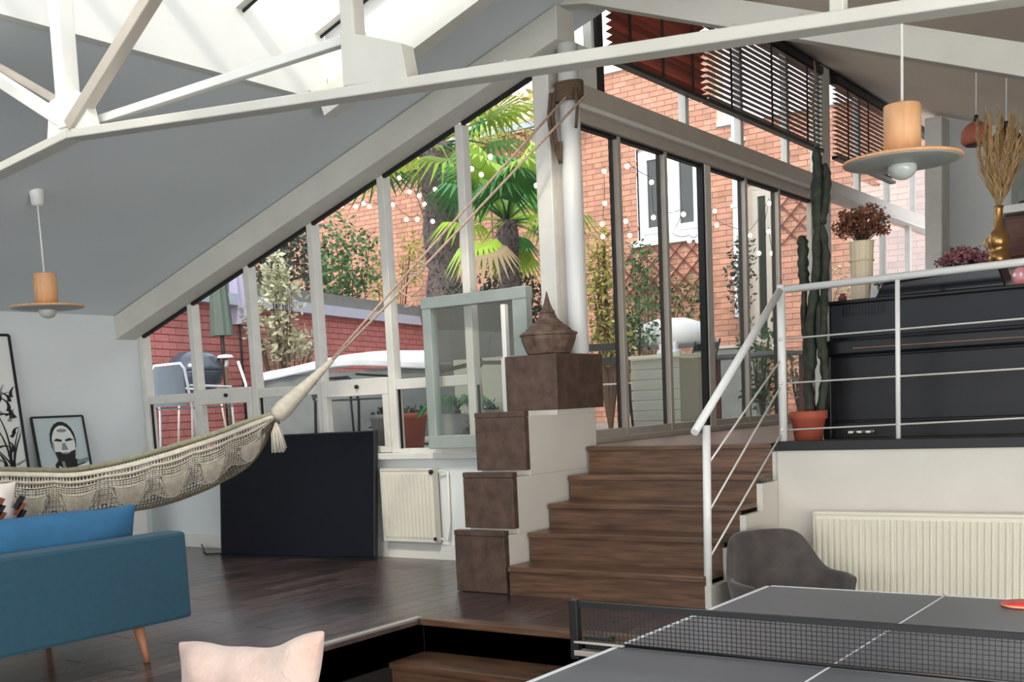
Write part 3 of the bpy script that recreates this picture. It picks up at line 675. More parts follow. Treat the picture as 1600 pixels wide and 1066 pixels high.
# top band + lace fringe hanging on the near side
def fr(u, v):
    a, b = lerpl(TP, u), lerpl(BP, u)
    sc = .62+.16*abs(math.sin(u*PI*7.5)); d = (b-a)*v*sc
    return a + d*1.05 - side*(.035*math.sin(PI*v)+.02) + V(0,0,0)
for (va, vb) in ((.05, .15), (.20, .30)):
    wire_grid('ladder_row', 105, 1, lambda u, v: fr(u*.94, va+(vb-va)*v), M['net'], hm, .009)['kind'] = 'stuff'
MB().grid(160, 2, lambda u, v: fr(u*.93, .155+v*.045)).build('woven_band', M['net'], hm, thick=.006)
wire_grid('lace_fringe', 120, 12, lambda u, v: fr(.0+u*.9, .30+v*.70), M['net'], hm, .0065)['kind'] = 'stuff'
MB().grid(160, 3, lambda u, v: fr(u*.93, .0+v*.045)).build('woven_band', M['net'], hm, thick=.006)
def lobe(k):
    u0 = (k+.12)/7.5; u1 = (k+.88)/7.5
    return MB().grid(22, 9, lambda i, j: fr(u0+(u1-u0)*i, .50+.50*j*(1-abs(2*i-1)**2*.75)) - side*.012)
for k in range(1, 7):
    o = lobe(k).build('crochet_scallop', M['net'], hm); q = o.modifiers.new('w', 'WIREFRAME'); q.thickness = .012
# tapered cotton end, ropes and tassel
CT = at(520, 562, 'Y', 5.13); 
R1 = at(884, 152, 'Y', 6.10); R2 = at(914, 150, 'Y', 6.13)
MB().tube([K+(CT-K)*t for t in (-.03, .02, .12, .5, .8, 1.0)], [.03, .052, .058, .038, .024, .014], 14).build('wrapped_end', M['net'], hm)
MB().tube([K+V(.0,-.0,-.0), K+V(.012,0,-.05)], .012, 6).build('tassel_cord', M['brope'], hm)
ts = MB()
for k in range(26):
    a = k*2.4; r = .028*math.sqrt(k/26)
    b = K+V(.012,-.02,-.045); ts.tube([b, b+V(r*1.1*math.cos(a), r*1.1*math.sin(a), -.06), b+V(.01+r*1.6*math.cos(a), r*1.6*math.sin(a), -.155-.012*(k % 3))], .008, 5)
ts.build('tassel', M['net'], hm)['kind'] = 'stuff'
for (e, off) in ((R1, V(-.012,0,.006)), (R2, V(.012,0,-.006))):
    pts = [CT-(CT-K)*.05+off*.3, CT+(e-CT)*.25+off*1.0, CT+(e-CT)*.3+off*1.0, e]
    MB().tube(pts, .0085, 6).build('rope', M['ropeb'], hm)
hm_k = at(655, 428, 'Y', 5.4)
for k in range(3):
    c = hm_k+V(-.05*k, -.02, -.06*k)
    MB().tube([c+V(.09*math.cos(t*.7+k)*math.cos(t), 0, .07*math.sin(t*.7+k)) for t in np.linspace(0, 5, 16)], .006, 5).build('loose_loop', M['ropeb'], hm)
tw = MB()
for k in range(7):
    z = 3.46+.016*k; tw.tube([(-3.81+.082*math.cos(t), 6.19+.082*math.sin(t), z+.01*math.sin(t)) for t in np.linspace(0, 2*PI, 20)], .012, 6, False)
tw.build('post_wrapping', M['brope'], hm)
for dx in (-.085, -.06):
    MB().tube([(-3.81+dx,6.12,3.50),(-3.81+dx*1.15,6.10,3.36),(-3.81+dx*.9,6.10,3.2),(-3.80+dx*.6,6.11,3.08),(-3.79+dx*.7,6.10,3.2)], .013, 6).build('hanging_rope_tail', M['brope'], hm)
MB().tube([(-3.72,6.12,3.50),(-3.70,6.10,3.38),(-3.715,6.10,3.26)], .010, 6).build('hanging_rope_tail', M['brope'], hm)

# ------------------------------------------------------------------ pendant lamps
def pendant(label, c, ztop, zc, cup):
    t = thing('pendant_lamp', label, 'lamp', (c[0], c[1], zc-.06), 'wooden pendant lamps')
    x, y = c
    MB().lathe((x, y, zc), [(.0,.0),(.222,.0),(.226,.006),(.222,.012),(.07,.03),(.0,.03)], 48).build('disc_shade', M['lampwood'], t)
    MB().lathe((x, y, zc), [(.0,-.012),(.12,-.012),(.205,-.004),(.216,.0),(.0,.0)], 48).build('reflector_dish', M['dish'], t)
    MB().lathe((x, y, zc+.015), [(.07,0),(.07,.195),(.066,.2),(.0,.2)], 32).build('wooden_cylinder', M['lampwood'], t)
    MB().ball((x, y, zc-.022), (.055,.055,.045), 18, 10).build('bulb', M['bulb'], t)
    MB().tube([(x, y, zc+.21), (x+.0, y, ztop)], .0055, 8).build('cord', M['cord'], t)
    if cup: MB().lathe((x, y, ztop-.085), [(.022,0),(.036,.01),(.045,.09),(.045,.11)], 20).build('ceiling_cup', M['steel'], t)
    return t
pendant('wooden disc pendant lamp hanging from the grey sloped ceiling over the framed pictures', (-6.615, 4.315), roofz(-6.615), 2.36, True)
pendant('wooden disc pendant lamp hanging close to the camera in front of the dark blinds', (-1.336, 4.621), roofr(-1.336), 2.475, True)

# ------------------------------------------------------------------ table tennis table
tt = thing('table_tennis_table', 'dark grey table tennis table with white lines in the sunken floor', 'table', (-1.2, 3.33, 0))
TX0, TX1, TY0, TY1 = -1.957, -.432, 1.96, 4.70
for (a, b) in ((TY0, 3.327), (3.333, TY1)):
    MB().box((TX0, a, .740), (TX1, b, .758)).build('tabletop', M['table'], tt, bevel=.002)
    MB().box((TX0+.01, a+.01, .70), (TX0+.035, b-.01, .74)).box((TX1-.035, a+.01, .70), (TX1-.01, b-.01, .74)).build('apron', M['tmetal'], tt)
for (a, b) in (((TX0,TY0),(TX0+.02,TY1)), ((TX1-.02,TY0),(TX1,TY1)), ((TX0,TY1-.02),(TX1,TY1)), ((TX0,TY0),(TX1,TY0+.02)), ((-1.1985,TY0),(-1.1915,TY1))):
    MB().box((*a, .7578), (*b, .7588)).build('white_line', M['line'], tt)
MB().box((TX0-.006, TY0, .738), (TX0-.001, TY1, .757)).box((TX0, TY1+.001, .738), (TX1, TY1+.006, .757)).build('edge_band', M['tmetal'], tt)
for (x, y) in ((-1.8,2.2),(-.6,2.2),(-1.8,4.45),(-.6,4.45)):
    l = MB().box((x-.025,y-.025,.05),(x+.025,y+.025,.74)).build('leg', M['tmetal'], tt)
    MB().tube([(x-.015,y,.045),(x+.015,y,.045)], .045, 14).build('caster', M['blackm'], l)
ng = thing('table_tennis_net', 'black table tennis net with post clamped across the grey table', 'net', (-1.2, 3.33, .76))
NYy = 3.34
MB().bar((-2.115,NYy,.90), (-.28,NYy,.90), .014, .020).build('top_tape', M['tmetal'], ng)
MB().tube([(-2.105,NYy,.765), (-.28,NYy,.765)], .006, 6).build('bottom_cord', M['tmetal'], ng)
mb = MB()
for k in range(108):
    x = -2.09+k*.0168; mb.bar((x,NYy,.765),(x,NYy,.893),.0022,.0022,up=(1,0,0))
for k in range(8):
    z = .78+k*.0145; mb.bar((-2.09,NYy,z),(-.29,NYy,z),.0022,.0022)
mb.build('mesh', M['tnet'], ng)['kind'] = 'stuff'
for x in (-2.115, -.28):
    s_ = 1 if x < -1 else -1
    p_ = MB().box((x-.017, NYy-.017, .70), (x+.017, NYy+.017, .915)).build('post', M['tmetal'], ng, bevel=.004)
    MB().box((x, NYy-.02, .715), (x+s_*.21, NYy+.02, .735)).box((x, NYy-.02, .76), (x+s_*.2, NYy+.02, .768)).build('clamp', M['alu'] if s_ > 0 else M['tmetal'], ng, bevel=.003)
    MB().box((x+s_*.02, NYy+.02, .70), (x+s_*.12, NYy+.07, .78)).build('spring_cover', M['tmetal'], ng, bevel=.004)
    MB().lathe((x+s_*.17, NYy, .67), [(.0,0),(.02,0),(.02,.03),(.006,.03),(.006,.05)], 12).build('clamp_screw', M['tmetal'], ng)
bp = at(1598, 945, 'Z', .765)
bt = thing('table_tennis_bat', 'red rubber table tennis bat on the far half of the table', 'bat', (bp.x, bp.y, .76))
MB().lathe((bp.x, bp.y, .7605), [(.0,0),(.076,0),(.076,.0025),(.0,.0025)], 36).lathe((bp.x, bp.y, .7705), [(.0,0),(.077,0),(.077,.0025),(.0,.0025)], 36).build('rubber', M['red'], bt)
MB().lathe((bp.x, bp.y, .763), [(.0,0),(.078,0),(.078,.0075),(.0,.0075)], 36).build('blade', M['lampwood'], bt)
MB().box((bp.x+.07, bp.y-.014, .759), (bp.x+.17, bp.y+.014, .779)).build('handle', M['leg'], bt, bevel=.005)

# ------------------------------------------------------------------ bucket chair
ch = thing('bucket_chair', 'dark grey velvet bucket chair between the stair wall and the long radiator', 'chair', (-2.10, 5.42, 0))
ch0 = V(-2.11, 5.38, 0)
def cshell(u, v):      # u around from left arm to right arm, v seat->rim
    th = math.radians(-115 + 230*u)             # 0 = back of the chair
    back = V(-.72, .55, 0).normalized(); sd = V(back.y, -back.x, 0)
    c = math.cos(th)
    prof = max(0, c)
    f = 1/(1+math.exp(-(c-.62)*14))
    rim = .685 + .215*f - .02*(1-f)*max(0, -c)
    z = .40 + (rim-.40)*v
    r = .235 + .055*v
    p = ch0 + back*(r*c*1.0+.045*f*v) + sd*(r*math.sin(th)*1.08)
    p.z = z; return p
MB().grid(40, 8, cshell).build('shell', M['chair'], ch, thick=.035, sub=1, bevel=0)
MB().lathe(ch0+V(0,0,.36), [(.0,0),(.2,0),(.245,.03),(.245,.08),(.2,.115),(.0,.12)], 32).build('seat', M['chair'], ch)
for a in (45, 135, 225, 315):
    d = V(math.cos(math.radians(a)), math.sin(math.radians(a)), 0)
    MB().tube([ch0+d*.12+V(0,0,.37), ch0+d*.24+V(0,0,.0)], [.014,.010], 10).build('leg', M['tmetal'], ch)
rn = random.Random(4)
cp_ = at(1287, 903, 'Y', 5.2)

# ------------------------------------------------------------------ piano and what stands on it
pn = thing('upright_piano', 'low black upright piano on the deck behind the railing', 'piano', (-1.2, 6.75, ZD))
PX0, PX1, PF, PZ = -2.315, -.62, 6.52, 2.105
MB().box((PX0, PF+.02, ZD+.02), (PX1, PF+.42, PZ)).build('case', M['piano'], pn, bevel=.006)
MB().box((PX0-.02, PF-.02, PZ-.012), (PX1+.02, PF+.44, PZ+.008)).build('top_lid', M['piano'], pn, bevel=.004)
up = MB().box((PX0+.02, PF-.0, 1.90), (PX1-.02, PF+.03, PZ-.015)).build('upper_panel', M['pianot'], pn, bevel=.004)
for g in range(14): MB().box((PX0+.09+g*.018, PF-.004, 2.02), (PX0+.096+g*.018, PF+.0, 2.08)).build('vent_slot', M['piano'], up)
kb = MB().box((PX0+.01, PF-.10, 1.80), (PX1-.01, PF+.05, 1.885)).build('key_lid', M['piano'], pn, bevel=.012)
MB().box((PX0+.18, PF-.104, 1.834), (PX1-.1, PF-.1, 1.837)).build('worn_edge_strip', M['leg'], kb)
MB().box((PX0+.03, PF, ZD+.10), (PX1-.03, PF+.03, 1.79)).build('lower_panel', M['piano'], pn, bevel=.004)
MB().box((PX0, PF-.04, ZD), (PX1, PF+.05, ZD+.09)).build('bottom_board', M['piano'], pn, bevel=.004)
for k in range(3): MB().box((-2.165+k*.05, PF-.12, ZD+.03), (-2.135+k*.05, PF-.02, ZD+.045)).build('pedal', M['wire'], pn, bevel=.005)
for x in (PX0, PX1-.05): MB().box((x, PF-.10, ZD), (x+.05, PF+.02, 1.80)).build('cheek', M['piano'], pn, bevel=.006)
M['black'].node_tree.nodes['Principled BSDF'].inputs['Specular IOR Level'].default_value = .25
kc = thing('instrument_case', 'glossy black slab-shaped case lying on the piano lid', 'case', (-1.72, 6.72, PZ+.008))
MB().prism([(-2.06,6.58,PZ+.009),(-1.36,6.58,PZ+.009),(-1.40,6.58,PZ+.125),(-2.02,6.58,PZ+.085)], (0,.24,0)).build('body', M['black'], kc, bevel=.008)
MB().prism([(-2.065,6.575,PZ+.082),(-1.395,6.575,PZ+.124),(-1.395,6.575,PZ+.130),(-2.065,6.575,PZ+.09)], (0,.25,0)).build('lid', M['black'], kc)

# terracotta pot with cactus
pt = thing('potted_cactus', 'tall dark branching cactus in a terracotta pot behind the deck railing', 'plant', (-2.358, 6.30, ZD))
MB().lathe((-2.358,6.30,ZD), [(.0,0),(.078,0),(.095,.12),(.108,.125),(.108,.17),(.098,.17),(.094,.15),(.0,.15)], 28).build('pot', M['terra'], pt)
MB().lathe((-2.358,6.30,ZD+.145), [(.0,.0),(.094,.0),(.0,.012)], 20).build('soil', M['soil'], pt)
def cact(pts, r, name='branch', seg=10, lean=0):
    mb = MB(); pts = [Vector(p) for p in pts]
    # ribbed column
    dense = []
    for i in range(len(pts)-1):
        for k in range(6): dense.append(pts[i]+(pts[i+1]-pts[i])*(k/6))
    dense.append(pts[-1]); rr = [r*(1+.16*math.sin(i*1.9))*(1 if i < len(dense)-3 else (.9, .65, .3)[i-len(dense)+3]) for i in range(len(dense))]
    mb.tube(dense, rr, 10)
    n = len(dense)
    for i in range(n):
        for k in range(0, 10, 2):
            v = mb.v[i*10+k]; v += (v-dense[i])*.45
    return mb.build(name, M['cactus'], pt)
def cp3(px, py, y=6.32): return at(px, py, 'Y', y)
cact([cp3(1266,645),cp3(1262,600),cp3(1268,560),cp3(1266,500),cp3(1276,430),cp3(1278,350),cp3(1279,280),cp3(1274,230)], .022, 'stem')
cact([cp3(1282,645),cp3(1290,590),cp3(1286,540),cp3(1288,470),cp3(1291,400),cp3(1284,345)], .018)
cact([cp3(1262,560),cp3(1255,500),cp3(1257,440)], .013)
cact([cp3(1284,350),cp3(1290,320),cp3(1293,280),cp3(1289,255)], .018)
cact([cp3(1276,340),cp3(1272,300),cp3(1277,262)], .018)
cact([cp3(1262,600),cp3(1258,540),cp3(1266,500)], .014)
cact([cp3(1283,560),cp3(1279,520),cp3(1280,470)], .014)
cact([cp3(1257,450),cp3(1254,420),cp3(1254,385),cp3(1252,368)], .022, 'bulbous_tip')
MB().tube([cp3(1274,235),cp3(1270,160),cp3(1275,120),cp3(1272,95)], .006, 6).build('dry_shoot', M['stem'], pt)

def bouquet(parent, base, top, n, r0, rad, m_, name, up=1.0, seed=0, blob=.012, sq=.7):
    rn = random.Random(seed); mb = MB(); st_ = MB()
    base = Vector(base); top = Vector(top)
    for k in range(n):
        th = rn.random()*2*PI; ph = math.acos(1-rn.random()*1.15); r = rad*(.55+.45*rn.random())
        e = top + V(r*math.sin(ph)*math.cos(th), r*math.sin(ph)*math.sin(th)*.8, r*math.cos(ph)*sq)
        st_.tube([base, base+(e-base)*.5+V(0,0,.02), e], .0016, 3, False)
        for j in range(9):
            d = V(rn.uniform(-1,1), rn.uniform(-1,1), rn.uniform(-1,1))*blob*1.7; c = e+d
            a = V(rn.uniform(-1,1), rn.uniform(-1,1), rn.uniform(-1,1)).normalized()*blob; b = a.cross(V(rn.uniform(-1,1),rn.uniform(-1,1),.3)).normalized()*blob*.6
            mb.add([c-a, c+b, c+a, c-b], [(0,1,2,3)])
    st_.build('stems', M['stem'], parent); mb.build(name, M[m_], parent)
vs_ = thing('ribbed_vase', 'cream ribbed vase holding a round bouquet of dried brown flowers on the piano', 'vase', (-2.205, 6.80, PZ+.008))
mb = MB()
seg = 48; prof = [(.0,0),(.058,.0),(.062,.01),(.064,.2),(.070,.34),(.074,.355),(.066,.355),(.055,.30),(.0,.28)]
mb.lathe((-2.205,6.80,PZ+.008), prof, seg)
for i in range(2, 6):
    for k in range(0, seg, 3):
        v = mb.v[i*seg+k]; c0 = V(-2.205, 6.80, v.z); v -= (v-c0)*.09
mb.build('vase', M['vase'], vs_)
MB().tube([(-2.205+.07*math.cos(t),6.80+.07*math.sin(t),PZ+.25) for t in np.linspace(0,2*PI,30)], .004, 6, False).build('raised_ring', M['vase'], vs_)
bouquet(vs_, (-2.205,6.8,PZ+.33), (-2.205,6.8,PZ+.42), 150, .02, .165, 'dried', 'dried_flowers', seed=3, blob=.013, sq=.95)
dp = thing('dried_flower_bowl', 'small black bowl of dusty pink dried flowers right of the ribbed vase', 'flowers', at(1505, 416, 'Y', 7.3)+V(0,0,-.02))
b0 = ORG[dp.name]
MB().lathe(b0, [(.0,0),(.05,0),(.085,.035),(.08,.035),(.0,.02)], 24).build('bowl', M['blackm'], dp)
bouquet(dp, b0+V(0,0,.02), b0+V(0,0,.04), 90, .02, .15, 'driedp', 'dried_flowers', seed=8, blob=.014, sq=.6)
ph_ = thing('pink_ornament', 'tiny pink round ornament on the left end of the piano', 'ornament', (-2.27, 6.66, PZ+.008))
MB().ball((-2.275,6.66,PZ+.03), (.026,.026,.022), 14, 8).build('body', M['driedp'], ph_); MB().lathe((-2.275,6.66,PZ+.048), [(.014,0),(.02,.012),(.012,.012),(.0,.006)], 10).build('crown', M['red'], ph_)
po = thing('pink_skull_ornament', 'small pink and white ornament at the right end of the piano', 'ornament', at(1594, 452, 'Y', 6.62)+V(0,0,-.02))
b0 = ORG[po.name]; b0.z = PZ+.008; po.location = b0
MB().ball(b0+V(0,0,.05), (.045,.045,.05), 16, 10).build('body', mat('pink_ceramic', (226,150,156), .4), po)
for dx in (-.016, .016): MB().ball(b0+V(dx-.005,-.042,.055), (.010,.006,.012), 10, 6).build('eye', M['paper'], po)
MB().box(b0+V(-.03,-.03,0), b0+V(.03,.03,.012)).build('foot', M['copper'], po)
ws = thing('white_stand', 'small white angled stand on the piano beside the ribbed vase', 'stand', (-2.09, 6.72, PZ+.008))
MB().prism([(-2.13,6.70,PZ+.009),(-2.065,6.70,PZ+.009),(-2.09,6.70,PZ+.12),(-2.115,6.70,PZ+.13)], (0,.05,0)).build('body', M['steel'], ws, bevel=.004)
MB().box((-2.135,6.69,PZ+.009),(-2.06,6.76,PZ+.016)).build('foot', M['steel'], ws)

# shelf unit with dark cabinet, hat box, brass vase with pampas
su = thing('white_shelf_unit', 'white shelf unit holding a dark wooden cabinet at the right edge', 'shelf', (-1.35, 8.2, ZD))
SXa, SXb = at(1558, 330, 'Y', 8.05).x, -.75
zt = at(1575, 322, 'Y', 8.05).z
MB().box((SXa, 8.0, zt-.05), (SXb, 8.4, zt)).build('top_shelf', M['white'], su, bevel=.004)
MB().box((SXa, 8.0, ZD), (SXa+.035, 8.4, zt-.05)).build('side', M['white'], su, bevel=.003)
MB().box((SXb-.035, 8.0, ZD), (SXb, 8.4, zt-.05)).build('side', M['white'], su, bevel=.003)
zs = at(1575, 408, 'Y', 8.05).z
MB().box((SXa+.035, 8.02, zs-.03), (SXb-.035, 8.4, zs)).build('lower_shelf', M['white'], su)
cbn = thing('wooden_cabinet', 'small dark red-brown wooden cabinet inside the white shelf unit', 'cabinet', ((SXa+SXb)/2, 8.2, zs))
MB().box((SXa+.045, 8.03, zs+.002), (SXb-.045, 8.38, zt-.07)).build('body', M['dwood'], cbn, bevel=.004)
dd = MB().box((SXa+.06, 8.015, zs+.02), ((SXa+SXb)/2-.005, 8.03, zt-.085)).build('door', M['dwood'], cbn, bevel=.004)
MB().ball(((SXa+SXb)/2-.04, 8.005, (zs+zt)/2), .012).build('knob', M['brass'], dd)
MB().box(((SXa+SXb)/2+.005, 8.015, zs+.02), (SXb-.06, 8.03, zt-.085)).build('door', M['dwood'], cbn, bevel=.004)
hb = thing('grey_hat', 'grey felt hat on top of the white shelf unit', 'hat', (SXa+.2, 8.2, zt))
MB().lathe((SXa+.2,8.2,zt), [(.0,.0),(.17,.0),(.172,.006),(.10,.012),(.095,.10),(.07,.125),(.0,.13)], 32).build('felt', M['grey'], hb)
MB().lathe((SXa+.2,8.2,zt+.012), [(.101,.0),(.099,.022)], 32).build('hat_band', M['blackm'], hb)
MB().ball((SXa+.2,8.2,zt+.15), (.06,.05,.03), 12, 6).build('pink_trim', M['copper'], hb)
bv0 = at(1560, 418, 'Y', 7.6)
bv = thing('brass_vase', 'brass gourd-shaped vase with tall pampas grass at the right edge', 'vase', bv0)
z1_ = at(1560, 322, 'Y', 7.6).z-bv0.z
MB().lathe(bv0, [(.0,0),(.055,0),(.07,.05),(.06,.09),(.045,.105),(.06,.125),(.068,.17),(.05,.21),(.028,.235),(.024,z1_-.02),(.03,z1_),(.02,z1_),(.0,z1_-.05)], 28).build('vase', M['brass'], bv)
for k in range(2): MB().tube([bv0+V(-.055+.025*math.cos(t)*-1, -.02, .06+.09*k+.028*math.sin(t)) for t in np.linspace(-1.7, 1.7, 12)], .006, 6).build('handle', M['brass'], bv)
rn = random.Random(11)
for k in range(13):
    tip = at(1530+k*6.5+rn.uniform(-5, 5), 190+rn.uniform(-12, 22)-(k>8)*10, 'Y', 7.6+rn.uniform(-.15,.15)); b = bv0+V(0,0,z1_-.02)
    mid = b+(tip-b)*.45+V(-.03+.006*k*0,0,0)
    mb = MB()
    pl = [b, b+(tip-b)*.2+V((6-k)*-.004,0,0), mid+V((k-6)*.006,0,0), tip]
    for j in range(150):
        t = .12+.88*rn.random(); 
        p = b+(tip-b)*t + V((k-6)*.006*math.sin(PI*t),0,0)
        rr_ = .045*math.sin(PI*min(1, (t-.05)))**.6*(1.05-t)+.008
        d = V(rn.uniform(-1,1), rn.uniform(-1,1), 0)*rr_
        q2 = p+d+(tip-b).normalized()*.06; s2 = V(rn.uniform(-1,1), rn.uniform(-1,1), 0).normalized()*.004
        mb.add([p-s2, p+s2, q2+s2*.3, q2-s2*.3], [(0,1,2,3)])
    mb.tube(pl, .0025, 4)
    mb.build('pampas_plume', M['pampas'], bv)
# hanging copper lamps by the end wall
for i, (px, y, c_, lab) in enumerate(((1525, 8.6, 'copper', 'reddish clay pendant lampshade on a white cord left of the pampas grass'), (1572, 8.6, 'blind', 'darker brown pendant lampshade half hidden behind the pampas grass'))):
    p = at(px, 208 if i == 0 else 218, 'Y', y)
    t = thing('clay_pendant', lab, 'lamp', (p.x, p.y, p.z-.08))
    MB().lathe((p.x,p.y,p.z-.08), [(.075,0),(.10,.02),(.095,.10),(.06,.14),(.03,.155),(.0,.16)], 24).build('shade', M[c_], t)
    MB().lathe((p.x,p.y,p.z-.085), [(.07,0),(.06,.02),(.0,.03)], 24).build('inner_reflector', M['blackm'], t)
    MB().lathe((p.x,p.y,p.z+.08), [(.018,0),(.014,.04),(.0,.045)], 12).build('lamp_holder', M['blackm'], t)
    MB().tube([(p.x,p.y,p.z+.12),(p.x,p.y,roofr(p.x))], .005, 6).build('cord', M['cord'], t)
es = at(1452, 165, 'Y', 8.6)

# ------------------------------------------------------------------ lantern on the parapet
ln = thing('pagoda_lantern', 'brown woven pagoda-shaped lantern on the top brown box of the parapet', 'lantern', (-3.885, 5.955, 1.907))
L0 = V(-3.885, 5.955, 1.907)
def sqlathe(prof, name, m_, n=8, rot=PI/8, twist=0):
    mb = MB(); seg = n; vs = []
    for r, z in prof:
        for k in range(seg):
            t = 2*PI*k/seg+rot; vs.append(L0+V(r*math.cos(t), r*math.sin(t), z))
    fs = [(i*seg+k, i*seg+(k+1)%seg, (i+1)*seg+(k+1)%seg, (i+1)*seg+k) for i in range(len(prof)-1) for k in range(seg)]
    fs += [tuple(range(seg))[::-1], tuple((len(prof)-1)*seg+k for k in range(seg))]
    return mb.add(vs, fs).build(name, m_, ln, bevel=.004)
sqlathe([(.12,0),(.135,.004),(.155,.045),(.172,.09),(.176,.115)], 'bowl_body', M['lantern'], 10)
sqlathe([(.182,.115),(.186,.122),(.182,.13),(.15,.14)], 'rim', M['lantern'], 10)
sqlathe([(.160,.13),(.145,.15),(.10,.185),(.065,.215),(.05,.25)], 'tiered_lid', M['lantern'], 10)
sqlathe([(.045,.25),(.05,.258),(.034,.28),(.02,.315),(.008,.36),(.003,.385)], 'spire', M['lantern'], 10)
for k in range(5): MB().tube([L0+V((.158-.022*k)*math.cos(t),(.158-.022*k)*math.sin(t),.136+.018*k) for t in np.linspace(0,2*PI,26)], .0045, 5, False).build('weave_ring', M['lantern'], ln)

# ------------------------------------------------------------------ EXTERIOR
ZG = 1.28
MB().box((-20, YW+.23, ZG-.15), (XD-.1, 22, ZG)).build('ground', M['ground'], kind='structure')

def brick_wall(root, x0, x1, z0, z1, y, holes, mb_, mm, bw=.24, bh=.078, near=None, cap=300):
    """wall in the plane Y=y facing -Y (local frame is the world's)"""
    MB().box((x0, y+.012, z0), (x1, y+.25, z1)).build('wall_core', mm, root) if not holes else None
    if holes:
        xs = sorted({x0, x1, *[h[0] for h in holes], *[h[1] for h in holes]}); zs = sorted({z0, z1, *[h[2] for h in holes], *[h[3] for h in holes]})
        c = MB()
        for i in range(len(xs)-1):
            for j in range(len(zs)-1):
                cx, cz = (xs[i]+xs[i+1])/2, (zs[j]+zs[j+1])/2
                if not any(h[0] < cx < h[1] and h[2] < cz < h[3] for h in holes): c.box((xs[i], y+.012, zs[j]), (xs[i+1], y+.25, zs[j+1]))
        c.build('wall_core', mm, root)
    g = .010
    box = lambda a, b: MB().box((a, y-.002-random.random()*.004, 0), (b, y+.012, bh-g))
    single = mesh_of(MB().box((-bw/2+g/2, -.004, 0), (bw/2-g/2, .012, bh-g)), 'brick', mb_)
    rest = MB(); n = 0; r = 0; z = z0
    while z < z1-bh*.5:
        x = x0 - (bw/2 if r % 2 else 0)
        while x < x1:
            a, b = max(x, x0), min(x+bw-g, x1)
            if b-a > .04:
                segs = [(a, b)]
                for h in holes:
                    if z+bh > h[2]+.01 and z < h[3]-.01:
                        ns = []
                        for (p, q) in segs:
                            if q <= h[0] or p >= h[1]: ns.append((p, q))
                            else:
                                if p < h[0]-.02: ns.append((p, h[0]))
                                if q > h[1]+.02: ns.append((h[1], q))
                        segs = ns
                for (p, q) in segs:
                    full = abs((q-p)-(bw-g)) < 1e-4
                    if full and near and n < cap and near[0] < p < near[1] and near[2] < z < near[3]:
                        piece(single, 'brick', root, ((p+q)/2, y, z)); n += 1
                    else:
                        rest.box((p, y-.002-random.random()*.004, z), (q, y+.012, z+bh-g))
            x += bw
        z += bh; r += 1
    rest.build('brickwork', mb_, root)['kind'] = 'stuff'

# brick house closing the courtyard
HY = 15.3
hs_ = thing('brick_house', 'orange brick house with white window closing the far side of the courtyard', 'building', (-10.5, HY, ZG))
def hx(px, py): return at(px, py, 'Y', HY)
wx0, wx1 = hx(996, 300).x, hx(1097, 300).x; wz0, wz1 = hx(1040, 372).z, hx(1040, 225).z
gx0, gx1 = hx(1168, 380).x, hx(1212, 380).x; gz1 = hx(1190, 285).z
holes = [(wx0, wx1, wz0, wz1), (gx0, gx1, ZG+.9, gz1)]
brick_wall(hs_, -19, -9.0, ZG, 5.85, HY, [], M['brick'], M['mortar'])
brick_wall(hs_, -9.0, -7.0, ZG, 6.42, HY, holes[:1], M['brick'], M['mortar'], near=(-8.6, -7.0, 2.0, 3.9), cap=280)
brick_wall(hs_, -7.0, XD-.15, ZG, 5.35, HY, holes[1:], M['brick'], M['mortar'])
def house_window(x0, x1, z0, z1, nm, lights, y=HY, m_='hwhite'):
    f = MB(); 
    for (a, b, c, d) in ((x0, x0+.07, z0, z1), (x1-.07, x1, z0, z1), (x0+.07, x1-.07, z0, z0+.08), (x0+.07, x1-.07, z1-.08, z1)): f.box((a, y+.04, c), (b, y+.13, d))
    w_ = f.build(nm, M[m_], hs_)
    L = (x1-x0)/lights
    for k in range(lights):
        a = x0+L*k; f2 = MB()
        for (p, q, c, d) in ((a+.075, a+.15, z0+.09, z1-.09), (a+L-.15, a+L-.075, z0+.09, z1-.09), (a+.15, a+L-.15, z0+.09, z0+.18), (a+.15, a+L-.15, z1-.18, z1-.09)): f2.box((p, y+.02, c), (q, y+.09, d))
        f2.build('casement', M[m_], w_)
        MB().box((a+.15, y+.05, z0+.18), (a+L-.15, y+.055, z1-.18)).build('pane', M['dglass'], w_)
    return w_
hw = house_window(wx0, wx1, wz0, wz1, 'white_window', 2)
MB().box((wx0-.10, HY-.07, wz0-.09), (wx1+.1, HY+.1, wz0)).build('window_sill', M['hwhite'], hs_, bevel=.005)
MB().box((wx0-.01, HY-.005, wz0), (wx0+.0, HY+.2, wz1)).build('reveal', M['hwhite'], hs_)
house_window(gx0, gx1, ZG+.9, gz1, 'tall_window', 1, m_='alu')
MB().box((-9.0, HY-.05, 6.42), (-6.98, HY+.3, 6.5)).build('wall_coping', M['hwhite'], hs_)
MB().box((-6.98, HY-.05, 5.35), (XD-.15, HY+.3, 5.43)).build('wall_coping', M['hwhite'], hs_)
